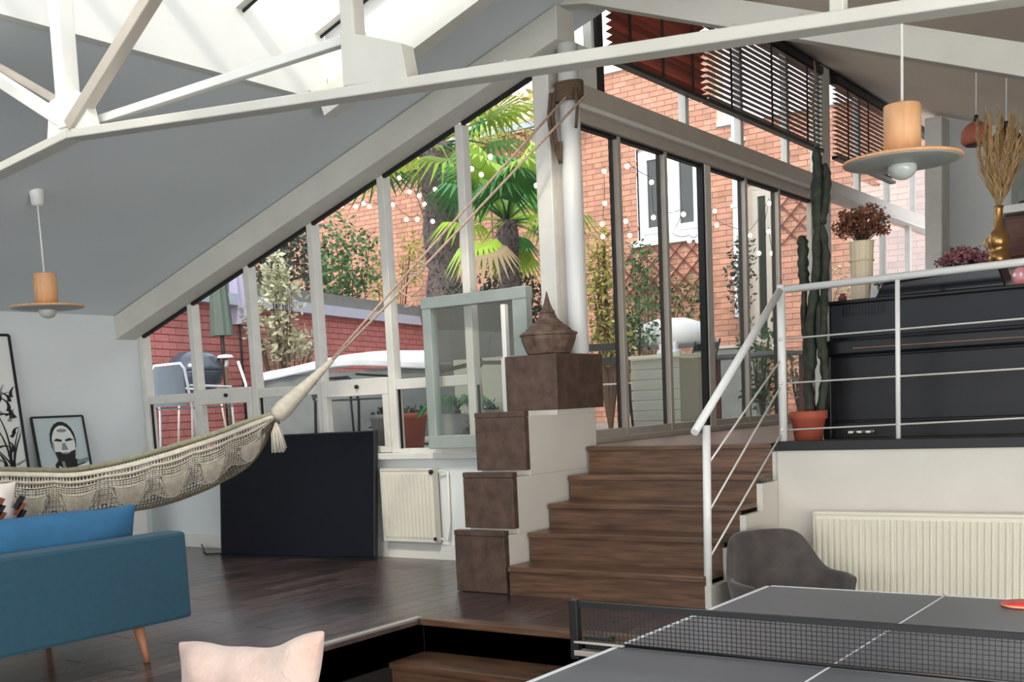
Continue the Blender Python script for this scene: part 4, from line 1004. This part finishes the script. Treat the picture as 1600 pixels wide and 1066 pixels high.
# roof
rf = thing('tiled_roof', 'pale pink tiled roof above the brick house', 'roof', (-14, 16.5, 5.85))
MB().prism([(-19.2,HY-.3,5.86),(-9.0,HY-.3,5.86),(-9.0,HY+2.6,7.5),(-19.2,HY+2.6,7.5)], (0,0,.05)).build('deck', M['roof'], rf)
mb = MB(); 
for r in range(10):
    y = HY-.3+r*.29; z = 5.92+r*.164
    for k in range(28): 
        x = -13.6+k*.16
        mb.prism([(x,y,z),(x+.075,y,z+.05),(x+.15,y,z)], (0,.31,.17))
mb.build('tiles', M['roof'], rf)['kind'] = 'stuff'
MB().box((-19.2, HY-.40, 5.80), (-9.0, HY-.28, 5.88)).build('gutter', M['zinc'], rf)
dp_ = thing('white_downpipe', 'white square downpipe on the brick house right of its white window', 'pipe', (-6.55, HY-.1, ZG))
a, b = hx(1150, 350).x, hx(1166, 350).x
MB().box((a, HY-.12, ZG+1.4), (b, HY-.02, 5.34)).build('pipe', M['hwhite'], dp_, bevel=.02)
for z in (3.2, 4.2, 5.1): MB().box((a-.02, HY-.13, z), (b+.02, HY-.005, z+.05)).build('bracket', M['hwhite'], dp_)
a = hx(838, 280).x
dp2 = thing('thin_white_downpipe', 'thin white downpipe on the brick house left of the corner post', 'pipe', (a, HY-.08, ZG))
MB().tube([(a, HY-.06, hx(838,330).z), (a, HY-.06, 5.8)], .05, 10).build('pipe', M['hwhite'], dp2)
MB().box((a-.07, HY-.06, 5.5), (a+.07, HY-.005, 5.54)).build('bracket', M['hwhite'], dp2)
def trellis(label, x0, x1, z0, z1, sp):
    t = thing('diamond_trellis', label, 'trellis', ((x0+x1)/2, HY-.04, z0))
    W, H = x1-x0, z1-z0
    for s_ in (1, -1):
        k = -H
        while k < W:
            a0, a1 = max(k, 0), min(k+H, W)
            if a1-a0 > .05:
                za, zb = a0-k, a1-k
                if s_ < 0: p, q = (x1-a0, z0+za), (x1-a1, z0+zb)
                else: p, q = (x0+a0, z0+za), (x0+a1, z0+zb)
                MB().bar((p[0], HY-.03-.012*s_, p[1]), (q[0], HY-.03-.012*s_, q[1]), .012, .03, up=(0,1,0)).build('slat', M['trellis'], t)
            k += sp
trellis('brown diamond trellis on the brick wall below the white house window', hx(972,440).x, hx(1098,440).x, hx(1040,478).z, hx(1040,384).z, .26)
trellis('brown diamond trellis on the brick wall right of the dark tall window', hx(1214,380).x, hx(1262,380).x, hx(1240,380).z, hx(1240,300).z, .26)

# low red wall at the left of the courtyard
lw = thing('red_garden_wall', 'low red painted brick garden wall with a pale zinc coping', 'wall', (-10.6, 10.5, ZG))
A0, A1 = V(-9.80, 7.0, 0), V(-11.75, 15.0, 0)
dW = (A1-A0).normalized(); nW = V(dW.y, -dW.x, 0); LW = (A1-A0).length
zc = 2.90
MB().prism([A0+V(0,0,ZG), A1+V(0,0,ZG), A1+V(0,0,zc), A0+V(0,0,zc)], -nW*.25).build('wall_core', M['mortarr'], lw)
mb = MB(); bw, bh = .24, .078
r = 0; z = ZG
nn_ = 0
bme = mesh_of(MB().box((-bw/2+.005, -.012, 0), (bw/2-.005, .004, bh-.01)), 'brick', M['brickr'])
angz = math.atan2(dW.y, dW.x)
while z < zc-bh*.6:
    u = 0 if r % 2 else bw/2
    while u < LW-bw:
        c = A0+dW*(u+bw/2)+nW*.002+V(0,0,z)
        if z > 1.85 and u < 2.6 and nn_ < 300:
            piece(bme, 'brick', lw, c, (0, 0, angz+PI if False else angz)); nn_ += 1
        else:
            p, q = c-dW*(bw/2-.005), c+dW*(bw/2-.005)
            mb.prism([p, q, q+V(0,0,bh-.01), p+V(0,0,bh-.01)], nW*.010)
        u += bw
    z += bh; r += 1
mb.build('brickwork', M['brickr'], lw)['kind'] = 'stuff'
MB().prism([A0+V(0,0,zc)+nW*.10, A1+V(0,0,zc)+nW*.10, A1+V(0,0,zc+.13)+nW*.10, A0+V(0,0,zc+.13)+nW*.10], -nW*.42).build('zinc_coping', M['zinc'], lw)
MB().prism([A0+V(0,0,zc+.13)+nW*.0, A1+V(0,0,zc+.13), A1+V(0,0,zc+.30), A0+V(0,0,zc+.30)], -nW*.30).build('dark_upstand', M['garden'], lw)

# ---- plants
def leaves(mb, c, rad, n, size, rn, flat=False):
    c = Vector(c)
    for k in range(n):
        d = V(rn.gauss(0,1), rn.gauss(0,1), rn.gauss(0,1)).normalized(); r = rn.random()**.4
        p = c+V(d.x*rad[0]*r, d.y*rad[1]*r, d.z*rad[2]*r)
        a = V(rn.uniform(-1,1), rn.uniform(-1,1), rn.uniform(-.6,1)).normalized(); b = a.cross(V(rn.uniform(-1,1), rn.uniform(-1,1), rn.uniform(-1,1))).normalized()
        s_ = size*rn.uniform(.6, 1.3)
        mb.add([p, p+a*s_*.5+b*s_*.22, p+a*s_, p+a*s_*.5-b*s_*.22], [(0,1,2,3)])
def shrub(name, label, blobs, size, mat_, n, group=None, trunk=True, seed=1, cat='shrub', base=None, potm=None):
    rn = random.Random(seed); c0 = Vector(blobs[0][0]); base = Vector(base) if base else V(c0.x, c0.y, ZG)
    t = thing(name, label, cat, base, group)
    mb = MB(); st_ = MB()
    for (c, rad) in blobs:
        leaves(mb, c, rad, int(n*rad[0]*rad[2]/(size*size)*.42+80), size, rn)
        for k in range(5):
            e = Vector(c)+V(rn.uniform(-.5,.5)*rad[0], rn.uniform(-.5,.5)*rad[1], rn.uniform(-.3,.6)*rad[2])
            st_.tube([base+V(0,0,.02), (base+e)/2+V(rn.uniform(-.1,.1)*rad[0],0,0), e], [.02,.013,.005], 5, False)
    mb.build('foliage', M[mat_], t); st_.build('stems', M['stem'], t)
    if potm: MB().lathe(base, [(.0,0),(.11,0),(.15,.26),(.16,.26),(.16,.30),(.14,.30),(.13,.26),(.0,.26)], 20).build('pot', M[potm], t)
    return t
def W3(px, py, y): return at(px, py, 'Y', y)
shrub('variegated_shrub', 'pale variegated shrub in front of the red wall, seen through the third tall pane', [(W3(436,470,9.2),(.30,.26,.50)),(W3(428,430,9.2),(.18,.18,.28)),(W3(445,530,9.2),(.27,.26,.32))], .085, 'leafv', 42, seed=2)
shrub('dark_wall_shrub', 'dark green bushy tree behind the low red wall', [(W3(430,380,13.5),(.9,.6,.8)),(W3(470,420,13.5),(.6,.5,.7)),(W3(405,440,13.5),(.6,.5,.6))], .12, 'leafd', 40, seed=3, cat='tree')
shrub('round_wall_shrub', 'rounded green shrub in front of the orange brick wall, fourth tall pane', [(W3(540,410,13.0),(.62,.5,.75)),(W3(530,450,13.0),(.5,.4,.4))], .11, 'leaf', 36, seed=4, cat='shrub')
shrub('thin_creeper_shrub', 'thin leafy creeper against the orange wall beside the palm trunk', [(W3(600,440,14.5),(.38,.2,.6)),(W3(645,400,14.5),(.28,.2,.5))], .09, 'leafy', 22, seed=5)
shrub('red_wall_creeper', 'reddish-green low plant on the red wall behind the white-covered table', [(W3(440,550,9.5),(.45,.15,.2)),(W3(480,545,9.8),(.3,.18,.2)),(W3(392,500,9.2),(.12,.12,.28))], .07, 'leafv', 26, seed=6, cat='plant')
shrub('door_side_shrub', 'tall yellow-green leafy shrub right of the round corner post', [(W3(945,400,9.5),(.17,.2,.3)),(W3(942,470,9.5),(.22,.2,.35)),(W3(950,530,9.5),(.27,.2,.3)),(W3(935,440,9.5),(.15,.2,.3))], .06, 'leafy', 34, seed=7)
shrub('dark_door_shrub', 'dark green shrub beside the cream garden chest', [(W3(990,505,10.2),(.30,.25,.32)),(W3(965,540,10.2),(.3,.25,.3))], .06, 'leaf', 40, seed=8)
shrub('trellis_climber', 'green climbing plant growing up the brown trellis', [(W3(1010,450,14.9),(.5,.15,.5)),(W3(1065,470,14.9),(.5,.15,.35)),(W3(1000,410,14.9),(.25,.12,.35))], .09, 'leaf', 14, seed=9)
shrub('downpipe_climber', 'dark blue-green climber in front of the white downpipe', [(W3(1160,400,14.6),(.18,.2,.3)),(W3(1156,450,14.6),(.22,.2,.45))], .08, 'leafd', 24, seed=10)
shrub('potted_bush', 'dark green bush near the sloping stair handrail, beyond the sliding doors', [(W3(1190,545,12.0),(.30,.3,.36)),(W3(1195,610,12.0),(.25,.25,.3))], .08, 'leaf', 30, seed=12)
shrub('cactus_side_bush', 'pale green bush outside the glass beside the railing post', [(W3(1250,580,11.6),(.20,.2,.30)),(W3(1320,470,15.0),(.40,.2,.5))], .07, 'leafv', 22, seed=13)
shrub('right_palm_bush', 'low green bush at the foot of the second palm', [(W3(760,455,9.6),(.55,.35,.22)),(W3(830,480,9.6),(.25,.2,.3))], .07, 'leafd', 40, seed=14)
for i, (px, lab) in enumerate(((607,'small potted plant on the terrace right of the television top'),(640,'small potted plant on the terrace left of the open sash'),(760,'small potted plant behind the open sash'))):
    c = W3(px, 668, 7.3 if px < 700 else 6.85); 
    shrub('potted_plant', lab, [(c+V(0,0,.06),(.15,.12,.13))], .05, 'leafd', 60, seed=20+i, cat='plant', base=V(c.x, c.y, ZG), potm='pot' if i != 1 else 'terra')

def fan_palm(label, crown, trunk_r, n, L, seed, base_z=ZG, mats=('frond','frondd'), droop=.5, bias=None, lean=0):
    rn = random.Random(seed); crown = Vector(crown); base = V(crown.x+lean, crown.y, base_z)
    t = thing('fan_palm', label, 'palm tree', base)
    pts = [base+(crown-base)*(k/14) for k in range(15)]
    mb = MB().tube(pts, [trunk_r*(1+.12*math.sin(k*2.1)) for k in range(15)], 12)
    mb.build('trunk', M['bark'], t)
    fb = MB(); H = (crown-base).length
    for k in range(int(H*220)):
        a = rn.random()*2*PI; z = rn.random(); p = base+(crown-base)*z; d = V(math.cos(a), math.sin(a), 0)
        q0 = p+d*trunk_r*.95; q1 = p+d*(trunk_r+.03+.06*rn.random())+V(0,0,rn.uniform(-.10,.08)); s_ = V(-d.y, d.x, 0)*.014
        fb.add([q0-s_, q0+s_, q1], [(0,1,2)])
    fb.build('trunk_fibre', M['bark'], t)['kind'] = 'stuff'
    for k in range(n):
        az = k*2.399+rn.uniform(-.2,.2); el = rn.uniform(-.55, 1.15); 
        d = V(math.cos(az)*math.cos(el), math.sin(az)*math.cos(el), math.sin(el))
        pl = L*rn.uniform(.40,.65); hub = crown+d*pl+V(0,0,-.10*pl)
        mb = MB().tube([crown, crown+d*pl*.5+V(0,0,.02), hub], [.016,.012,.008], 5)
        side_ = d.cross(V(0,0,1)).normalized(); upv = side_.cross(d).normalized(); fl_ = L*rn.uniform(.36,.5)
        nl = 22
        for j in range(nl):
            a = (j/(nl-1)-.5)*math.radians(250)
            ld = (d*math.cos(a)+side_*math.sin(a)).normalized()
            l = fl_*(.75+.25*math.cos(a)); sd2 = ld.cross(upv).normalized()*.024
            m1 = hub+ld*l*.55+upv*.03+V(0,0,-.02); m2 = hub+ld*l+V(0,0,-droop*l*.55)
            mb.add([hub, m1-sd2, m1+sd2, m2], [(0,1,2),(1,3,2)])
        dead = el < -.42
        mb.build('frond', M['deadf'] if dead and rn.random() < .4 else M[mats[0] if rn.random() < .55 else mats[1]], t)
fan_palm('tall fan palm with thick dark trunk in the middle of the courtyard', W3(682,225,10.6), .20, 34, 1.5, 31)
fan_palm('lower bright green fan palm just left of the corner post', W3(792,345,9.2), .10, 30, 1.05, 33, droop=.9)
shrub('yellow_tree', 'sunlit yellow-green tree behind the palms', [(W3(760,200,14.2),(.95,.6,.8)),(W3(640,230,14.2),(.8,.5,.5))], .14, 'leafy', 22, seed=15, cat='tree')

# ---- garden furniture
wt = thing('covered_garden_table', 'long grey garden table under a white cover beyond the tall windows', 'garden table', (-7.6, 8.3, ZG))
MB().grid(24, 6, lambda u, v: V(-8.75+2.35*u, 7.98+.62*v, 2.06+.045*math.sin(u*5.5-1.2)+.06*u*u*math.sin(v*PI)+.05*math.sin(PI*v))).build('cover_top', M['canvas'], wt, thick=.02)
MB().grid(24, 4, lambda u, v: V(-8.75+2.35*u, 7.98-.012*math.sin(u*40)*v, 2.065+.045*math.sin(u*5.5-1.2)-.065*v)).build('cover_hem', M['canvas'], wt, thick=.012)
MB().box((-8.70, 8.02, ZG+.08), (-6.45, 8.55, 2.0)).build('grey_body', M['garden'], wt, bevel=.01)
for x in (-8.6, -6.55): MB().box((x-.03, 8.05, ZG), (x+.03, 8.11, ZG+.1)).build('foot', M['gmetal'], wt)

def garden_chair(label, c, rz, m_='gwhite', w_=.50, fab='mesh', zt=.84):
    t = thing('garden_chair', label, 'chair', c, 'mesh garden chairs')
    t.rotation_euler = (0, 0, 0); c = Vector(c); Rm = Matrix.Rotation(rz, 3, 'Z')
    P = lambda x, y, z: c+Rm@V(x, y, z)
    h = w_/2
    MB().tube([P(-h,.25,0),P(-h,.22,.42),P(-h,.27,zt-.05),P(-h+.05,.275,zt),P(h-.05,.275,zt),P(h,.27,zt-.05),P(h,.22,.42),P(h,.25,0)], .012, 8).build('back_frame', M[m_], t)
    MB().prism([P(-h+.01,.262,.46),P(h-.01,.262,.46),P(h-.02,.272,zt-.015),P(-h+.02,.272,zt-.015)], Rm@V(0,.006,0)).build('back_mesh', M[fab], t)
    MB().prism([P(-h,-.22,.43),P(h,-.22,.43),P(h,.24,.43),P(-h,.24,.43)], (0,0,.012)).build('seat', M[fab], t)
    for s_ in (-1, 1):
        MB().tube([P(s_*h,-.24,0),P(s_*h,-.22,.43)], .011, 8).build('leg', M[m_], t)
        MB().tube([P(s_*h,-.22,.43),P(s_*h,-.23,.62),P(s_*h,.23,.64)], .011, 8).build('armrest', M[m_], t)
garden_chair('grey mesh garden chair with white tubular frame outside the leftmost pane', V(-8.55, 7.02, ZG), PI*.98)
garden_chair('grey mesh garden chair outside, above the television', W3(555,640,7.45)*V(1,1,0).length if False else V(W3(555,640,7.2).x, 7.2, ZG), PI, 'gmetal', zt=.62)

bq = thing('kettle_barbecue', 'round kettle barbecue with a shiny domed lid behind the leftmost garden chair', 'barbecue', (-9.35, 7.75, ZG))
b0 = V(-9.36, 7.72, ZG)
MB().lathe(b0+V(0,0,.60), [(.0,0),(.16,.02),(.25,.10),(.285,.2),(.285,.215)], 32).build('bowl', M['grill'], bq)
MB().lathe(b0+V(0,0,.82), [(.29,0),(.285,.03),(.25,.12),(.16,.19),(.0,.215)], 32).build('lid', M['grill'], bq)
MB().tube([b0+V(-.05,0,1.03),b0+V(-.04,0,1.08),b0+V(.04,0,1.08),b0+V(.05,0,1.03)], .012, 8).build('lid_handle', M['blackm'], bq)
for a in (30, 150, 270): MB().tube([b0+V(.22*math.cos(math.radians(a)),.22*math.sin(math.radians(a)),.68), b0+V(.3*math.cos(math.radians(a)),.3*math.sin(math.radians(a)),0)], .012, 8).build('leg', M['alu'], bq)
fs_ = W3(352, 560, 7.9)
sp_ = thing('white_garden_tap_stand', 'white outdoor stand with small fittings right of the barbecue', 'stand', (fs_.x, fs_.y, ZG))
MB().tube([(fs_.x,fs_.y,ZG),(fs_.x,fs_.y,fs_.z)], .018, 8).build('pole', M['stem'], sp_)
MB().lathe((fs_.x,fs_.y,fs_.z), [(.0,0),(.09,.0),(.07,.03),(.0,.04)], 14).build('head', M['gwhite'], sp_)
MB().tube([(fs_.x+.02,fs_.y,fs_.z-.02),(fs_.x+.0,fs_.y,fs_.z-.09)], .02, 8).build('nozzle', M['gwhite'], sp_)
MB().tube([W3(372,565,7.9), W3(384,600,7.9), V(W3(390,600,7.9).x, 7.9, ZG)], .014, 8).build('side_bar', M['gwhite'], sp_)

def parasol_closed(label, px0, px1, py0, py1, y, mm, poleto=ZG):
    a, b = W3((px0+px1)/2, py0, y), W3((px0+px1)/2, py1, y); r = abs(W3(px1, py1, y).x-W3(px0, py1, y).x)*.42
    t = thing('folded_parasol', label, 'parasol', (b.x, y, poleto))
    mb = MB(); seg = 32; n = 10
    vs = []; 
    for i in range(n):
        f = i/(n-1); z = b.z+(a.z-b.z)*f; rr = r*(1.0-.45*f)
        for k in range(seg):
            t_ = 2*PI*k/seg; q_ = rr*(1+.16*math.sin(8*t_+f)); vs.append((b.x+q_*math.cos(t_), y+q_*math.sin(t_), z))
    mb.add(vs, [(i*seg+k, i*seg+(k+1)%seg, (i+1)*seg+(k+1)%seg, (i+1)*seg+k) for i in range(n-1) for k in range(seg)], True)
    mb.build('folded_canopy', M[mm], t)
    MB().tube([(b.x, y, poleto), (b.x, y, a.z+.1)], .022, 10).build('pole', M['gmetal'], t)
    MB().lathe((b.x, y, poleto), [(.0,0),(.22,0),(.2,.05),(.03,.07),(.0,.07)], 24).build('base', M['pot'], t)
parasol_closed('folded dark green parasol outside the second tall pane', 334, 360, 395, 525, 8.4, 'pgreen')
parasol_closed('folded pale lavender parasol right of the dark green one', 358, 388, 380, 508, 9.2, 'plav')

pv = thing('garden_pavilion', 'cream canvas garden pavilion with a thin pole behind the open sash', 'pavilion', (-5.3, 7.3, ZG))
yv = 7.15
q = [W3(620,552,yv), W3(830,560,yv), W3(830,462,yv), W3(620,470,yv)]
tz0, tz1 = W3(745,560,yv).z, W3(745,470,yv).z
xa_, xb_ = W3(672,560,yv).x, W3(822,560,yv).x
MB().prism([(xa_,yv,tz0),(xb_,yv,tz0),(xb_,yv-.12,tz1),(xa_,yv-.12,tz1)], (0,.02,0)).build('canopy', M['canvasg'], pv)
MB().prism([(xa_,yv+.3,ZG),(xb_,yv+.3,ZG),(xb_,yv+.3,tz0+.02),(xa_,yv+.3,tz0+.02)], (0,.02,0)).build('side_wall', M['canvasc'], pv)
hub = W3(745,567,yv-.05)
MB().bar(W3(690,580,yv-.05), hub, .03, .03).build('rib', M['stem'], pv); MB().bar(hub, W3(822,566,yv-.05), .03, .03).build('rib', M['stem'], pv)
MB().bar((hub.x, hub.y, hub.z), (hub.x+.03, hub.y, ZG), .035, .035, up=(1,0,0)).build('pole', M['stem'], pv)
MB().ball(hub, .05).build('hub', M['stem'], pv)
def arch_plant(label, c, n, L, seed, mm):
    rn = random.Random(seed); c = Vector(c); t = thing('potted_palm', label, 'plant', (c.x, c.y, ZG))
    MB().lathe((c.x, c.y, ZG), [(.0,0),(.13,0),(.17,.28),(.15,.28),(.0,.25)], 20).build('pot', M['pot'], t)
    MB().tube([(c.x,c.y,ZG+.2), c], .025, 8).build('stem', M['stem'], t)
    for k in range(n):
        az = k*2.4; d = V(math.cos(az), math.sin(az), 0); mb = MB(); P = [c+d*L*f+V(0,0,L*(1.5*f-1.5*f*f)) for f in (0,.2,.4,.6,.8,1.0)]
        mb.tube(P, .006, 4)
        for j in range(16):
            f = .2+.8*j/15; p = c+d*L*f+V(0,0,L*(1.5*f-1.5*f*f))
            for s_ in (-1, 1):
                sd = V(-d.y, d.x, 0)*s_; e = p+sd*L*.28*(1.1-f*.6)+V(0,0,-.06)+d*.05
                mb.add([p-d*.012, p+d*.012, e], [(0,1,2)])
        mb.build('frond', M[mm], t)
arch_plant('small potted palm behind the open sash', W3(715,640,6.95), 11, .30, 3, 'frondd')

# cream chest, white dome, bistro chairs
gc = thing('garden_chest', 'cream wooden garden chest outside the sliding doors', 'chest', (-4.8, 9.0, ZG))
ca, cb_ = W3(986,600,9.0).x, W3(1062,600,9.0).x; ctz = W3(1000,558,9.0).z
for k in range(7):
    z0 = ZG+.04+(ctz-ZG-.06)*k/7; z1 = ZG+.04+(ctz-ZG-.06)*(k+1)/7-.008
    MB().box((ca, 9.0, z0), (cb_, 9.02, z1)).build('plank', M['canvasc'], gc, bevel=.002)
MB().box((ca+.01, 9.02, ZG+.02), (cb_-.01, 9.5, ctz-.03)).build('body', M['canvasc'], gc); MB().box((ca-.02, 8.97, ctz-.02), (cb_+.02, 9.54, ctz+.01)).build('lid', M['canvasc'], gc, bevel=.004)
for i, (px, s_) in enumerate(((1034, .05), (1056, .06))):
    p = W3(px, 556, 9.2); o = MB().lathe((p.x, p.y, ctz+.011), [(.0,0),(s_,0),(s_*.8,.03),(s_*.4,.05),(s_*.5,.09+.02*i),(.0,.10+.02*i)], 18).build('white_jug', M['gwhite'])
    tag(o, ('low white dish on the garden chest', 'taller white jug on the right of the garden chest')[i], 'jug')
dm = thing('white_garden_parasol', 'white round-topped garden parasol beyond the chest', 'parasol', (-5.3, 10.8, ZG))
dc = W3(1050,535,10.8)
rr_ = abs(W3(1100,520,10.8).x-W3(1000,520,10.8).x)*.62
MB().lathe((dc.x,dc.y,dc.z-.02), [(rr_*.96,-.03),(rr_,0),(rr_*.93,.10),(rr_*.7,.2),(rr_*.35,.255),(.0,.265)], 28).build('canopy', M['canvas'], dm, thick=.01)
MB().tube([(dc.x,dc.y,ZG),(dc.x,dc.y,dc.z+.2)], .02, 8).build('pole', M['gmetal'], dm)
def bistro(label, c, rz):
    t = thing('bistro_chair', label, 'chair', c, 'black folding bistro chairs'); c = Vector(c); Rm = Matrix.Rotation(rz, 3, 'Z'); P = lambda x, y, z: c+Rm@V(x, y, z)
    for s_ in (-1, 1):
        MB().tube([P(s_*.19,-.22,0),P(s_*.19,.12,.5),P(s_*.19,.24,.84)], .011, 6).build('back_leg', M['gmetal'], t)
        MB().tube([P(s_*.17,.24,0),P(s_*.17,-.2,.46)], .011, 6).build('front_leg', M['gmetal'], t)
    for k in range(5): MB().box_ = None
    for k in range(4): MB().bar(P(-.18,-.18+.1*k,.46), P(.18,-.18+.1*k,.46), .07, .012).build('seat_slat', M['gwhite'], t)
    for k in range(2): MB().bar(P(-.19,.19+.03*k,.66+.12*k), P(.19,.19+.03*k,.66+.12*k), .012, .06).build('back_slat', M['gmetal'], t)
c1 = W3(950,640,8.3); bistro('black folding bistro chair just right of the top brown box', V(c1.x, 8.3, ZG), .6)
c1 = W3(1075,630,9.6); bistro('black folding bistro chair seen between chest and thick door post', V(c1.x, 9.6, ZG), -.5)
c1 = W3(1175,600,11.2)
gt = thing('garden_table', 'dark garden table with brown legs right of the thick door post', 'table', (c1.x, 11.2, ZG))
MB().box((c1.x-.55, 10.9, ZG+.70), (c1.x+.5, 11.5, ZG+.74)).build('top', M['garden'], gt, bevel=.004)
for (x, y) in ((-.5,10.95),(.45,10.95),(-.5,11.45),(.45,11.45)): MB().box((c1.x+x-.025,y-.025,ZG),(c1.x+x+.025,y+.025,ZG+.7)).build('leg', M['trellis'], gt)
c1 = W3(1140,505,14.6)
pb = thing('grey_planter', 'dark grey rectangular planter against the brick wall right of the thick door post', 'planter', (c1.x, 14.6, ZG))
MB().box((c1.x-.45,14.4,ZG),(c1.x+.45,14.9,ZG+.95)).build('box', M['garden'], pb, bevel=.01); MB().box((c1.x-.47,14.38,ZG+.95),(c1.x+.47,14.92,ZG+.99)).build('rim', M['alu'], pb)

# ---- string lights
def string(label, pts, y):
    P = [W3(a, b, y) for a, b in pts]
    t = thing('string_lights', label, 'lights', P[0]-V(0,0,.1), 'outdoor string lights')
    Q = []
    for i in range(len(P)-1):
        for k in range(5): f = k/5; Q.append(P[i]+(P[i+1]-P[i])*f+V(0,0,.05-.10*f*(1-f)))
    Q.append(P[-1]+V(0,0,.05)); MB().tube(Q, .003, 4).build('wire', M['blackm'], t)
    for p in P: MB().ball(p, .023, 8, 6).build('bulb', M['lightb'], t)
string('string of white bulbs across the orange wall in the fourth and fifth tall panes', [(512,313),(524,319),(534,322),(556,323),(568,318),(577,323),(614,320),(635,343),(652,343),(676,346)], 9.4)
string('string of white bulbs across the tall palm trunk', [(607,265),(624,278),(640,300),(655,306),(663,319),(680,296),(708,281),(726,300)], 9.2)
string('string of white bulbs in the second palm near the open sash', [(737,264),(752,273),(766,245),(838,290),(848,345),(856,372)], 8.6)
string('string of white bulbs left of the white house window', [(944,268),(945,318),(941,350),(978,346),(984,368),(942,370)], 9.4)
string('string of white bulbs in front of the white house window', [(980,260),(1018,285),(1021,340),(1068,335),(1050,373),(1077,376),(1090,376)], 9.4)
string('string of white bulbs behind the two sliding doors right of the thick post', [(1117,330),(1120,352),(1172,368),(1202,318),(1186,396),(1201,362),(1206,396)], 11)
